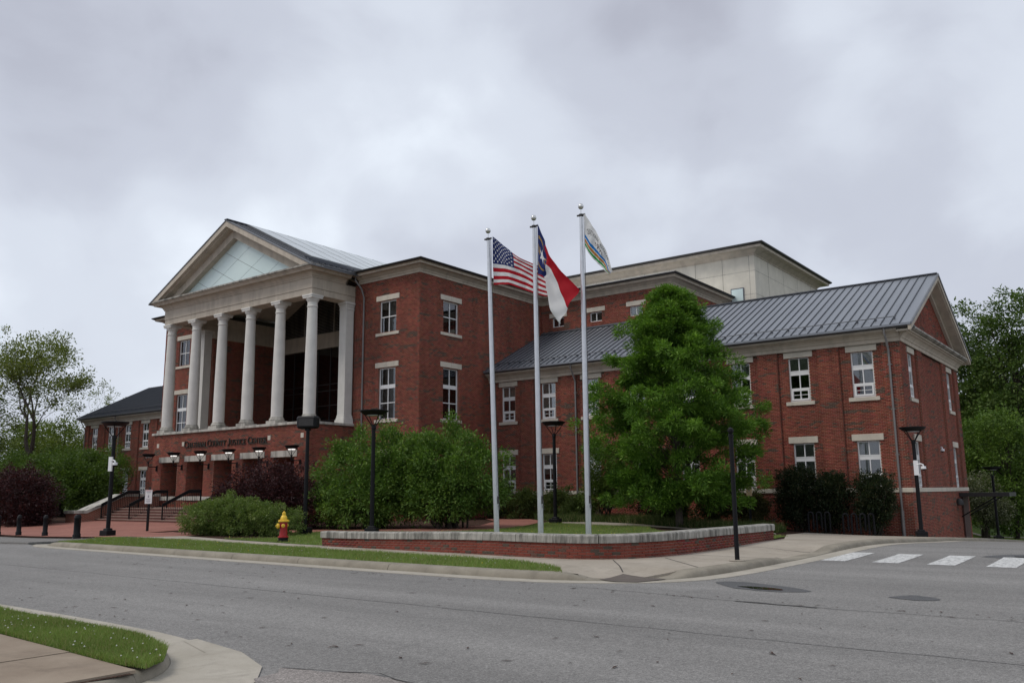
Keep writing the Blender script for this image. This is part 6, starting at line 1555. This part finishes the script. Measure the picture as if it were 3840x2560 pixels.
# ------------------------------------------------------------------ grass
def in_poly(P, poly):
    x_, y_ = P[:, 0], P[:, 1]; ins = np.zeros(len(P), bool)
    for i in range(len(poly)):
        (x1, y1), (x2, y2) = poly[i-1], poly[i]
        c = ((y1 > y_) != (y2 > y_)) & (x_ < (x2-x1)*(y_-y1)/(y2-y1+1e-12)+x1); ins ^= c
    return ins
def scatter(poly, n, rng):
    a = np.array(poly); lo, hi = a.min(0), a.max(0); out = []
    tot = 0
    while tot < n:
        p = lo+(hi-lo)*rng.random((n, 2)); p = p[in_poly(p, poly)]; out.append(p); tot += len(p)
    return np.vstack(out)[:n]
def np_h(P, extra=None): return np.array([h(a, b)+(ramp_drop(a, b) if extra else 0) for a, b in P])
def grass(name, poly, n, hgt, wid, cols, seed, label, shrink=0, extra=None, patch=.5):
    rng = np.random.default_rng(seed); p = scatter(poly, n, rng); z_ = np_h(p, extra)
    pn = .5+.5*np.sin(p[:, 0]*2.3+1.7*np.sin(p[:, 1]*1.9))*np.sin(p[:, 1]*2.9+1.3*np.sin(p[:, 0]*1.3)); H_ = hgt*rng.uniform(.5, 1.2, n)*(1-patch*.5+patch*pn)
    an = rng.random(n)*2*PI; ln = rng.normal(size=(n, 2))*.35*H_[:, None]
    V = np.zeros((n, 3, 3)); w_ = wid*rng.uniform(.7, 1.3, n)
    V[:, 0, 0] = p[:, 0]-np.cos(an)*w_; V[:, 0, 1] = p[:, 1]-np.sin(an)*w_; V[:, 1, 0] = p[:, 0]+np.cos(an)*w_; V[:, 1, 1] = p[:, 1]+np.sin(an)*w_
    V[:, :2, 2] = (z_-.005)[:, None]; V[:, 2, :2] = p+ln; V[:, 2, 2] = z_+H_
    t = (rng.random((n, 1))*.6+pn[:, None]*.4); C = np.array(cols[0])+(np.array(cols[1])-np.array(cols[0]))*t
    dry = rng.random(n) < .10+.12*(1-pn); C[dry] = np.array([.30, .27, .13])
    o = link(name, np_mesh(name, V.reshape(-1, 3), np.arange(n*3).reshape(n, 3), M['grass'], C)); tag(o, label, 'grass', None, 'stuff'); return o
GR = [(.105, .165, .034), (.27, .36, .095)]
grass('verge_grass', VERGE, 60000, .075, .006, GR, 201, 'short clover grass on the strip between kerb and sidewalk', extra=True)
grass('lawn_grass', LAWN, 70000, .075, .008, [(.10, .155, .034), (.26, .34, .09)], 202, 'mown lawn grass round the flagpoles')
grass('near_grass', NEARG, 85000, .062, .0045, GR, 203, 'clover grass in the near left corner')
grass('side_grass', [(-13, 56.2), (-7.2, 56.2), (-7.2, 74), (-13, 74)], 26000, .09, .014, GR, 204, 'lawn grass beyond the right corner of the wing')
grass('border_grass', [(-27.6, 38.4), (-24.9, 36.2), (-21.9, 36.0), (-17.6, 34.1), (-15.2, 33.7), (-12.9, 34.3), (-13.2, 36.8), (-17.5, 36.6), (-22, 38.2), (-26.5, 39.6)], 26000, .34, .011, [(.04, .075, .018), (.105, .155, .04)], 205, 'tall border grass along the wing bed', patch=.7)
grass('wall_grass', [(-20.8, 18.6), (-12.2, 18.2), (-10.9, 18.6), (-10.5, 20), (-10.5, 26), (-11.2, 26), (-11.2, 20.2), (-12.5, 19), (-20.8, 19.4)], 9000, .12, .009, GR, 206, 'longer grass behind the curved wall')
def flowers(name, polys, col, size, seed, label, zoff=.06):
    rng = np.random.default_rng(seed); V = []; F = []; k = 0
    for poly, n in polys:
        p = scatter(poly, n, rng); z_ = np_h(p)
        for (x_, y_), zz in zip(p, z_):
            s_ = size*rng.uniform(.6, 1.2); zc = zz+zoff*rng.uniform(.7, 1.3); b_ = len(V)
            V += [(x_+s_, y_, zc), (x_, y_+s_, zc), (x_-s_, y_, zc), (x_, y_-s_, zc), (x_, y_, zc+s_*.9), (x_, y_, zc-s_*.5)]
            for a in range(4): F += [(b_+a, b_+(a+1) % 4, b_+4), (b_+(a+1) % 4, b_+a, b_+5)]
    m = simple(name+'_petals', col, .8, 0, .1, 20)
    o = link(name, np_mesh(name, V, F, m)); tag(o, label, 'flowers', None, 'stuff'); return o
flowers('clover_flowers', [(VERGE, 300), (NEARG, 130), (LAWN, 120)], (.55, .55, .48), .011, 301, 'white clover flowers in the grass')
flowers('dandelions', [(VERGE, 40), (LAWN, 200)], (.62, .46, .03), .017, 302, 'yellow dandelions in the grass')

rng = np.random.default_rng(77); n = 260
p = np.stack([rng.uniform(-24, 2, n), 6.6+7.2*rng.random(n)**1.6], 1); e_ = rng.random(n) < .35; p[e_, 1] = 13.35+rng.normal(size=e_.sum())*.18
z_ = np_h(p)-.122; an = rng.random(n)*2*PI; w_ = rng.uniform(.012, .035, n); l_ = w_*rng.uniform(1.2, 3.2, n)
ca, sa = np.cos(an), np.sin(an); V = np.zeros((n, 4, 3))
for k, (a, b) in enumerate(((-1, 0), (0, -.5), (1, 0), (0, .5))):
    V[:, k, 0] = p[:, 0]+ca*a*l_-sa*b*w_; V[:, k, 1] = p[:, 1]+sa*a*l_+ca*b*w_; V[:, k, 2] = z_+.004*(k % 2)+.002
o = link('road_litter', np_mesh('road_litter', V.reshape(-1, 3), np.arange(n*4).reshape(n, 4), M['mulch'])); tag(o, 'dry leaf bits scattered on the road', 'litter', None, 'stuff')
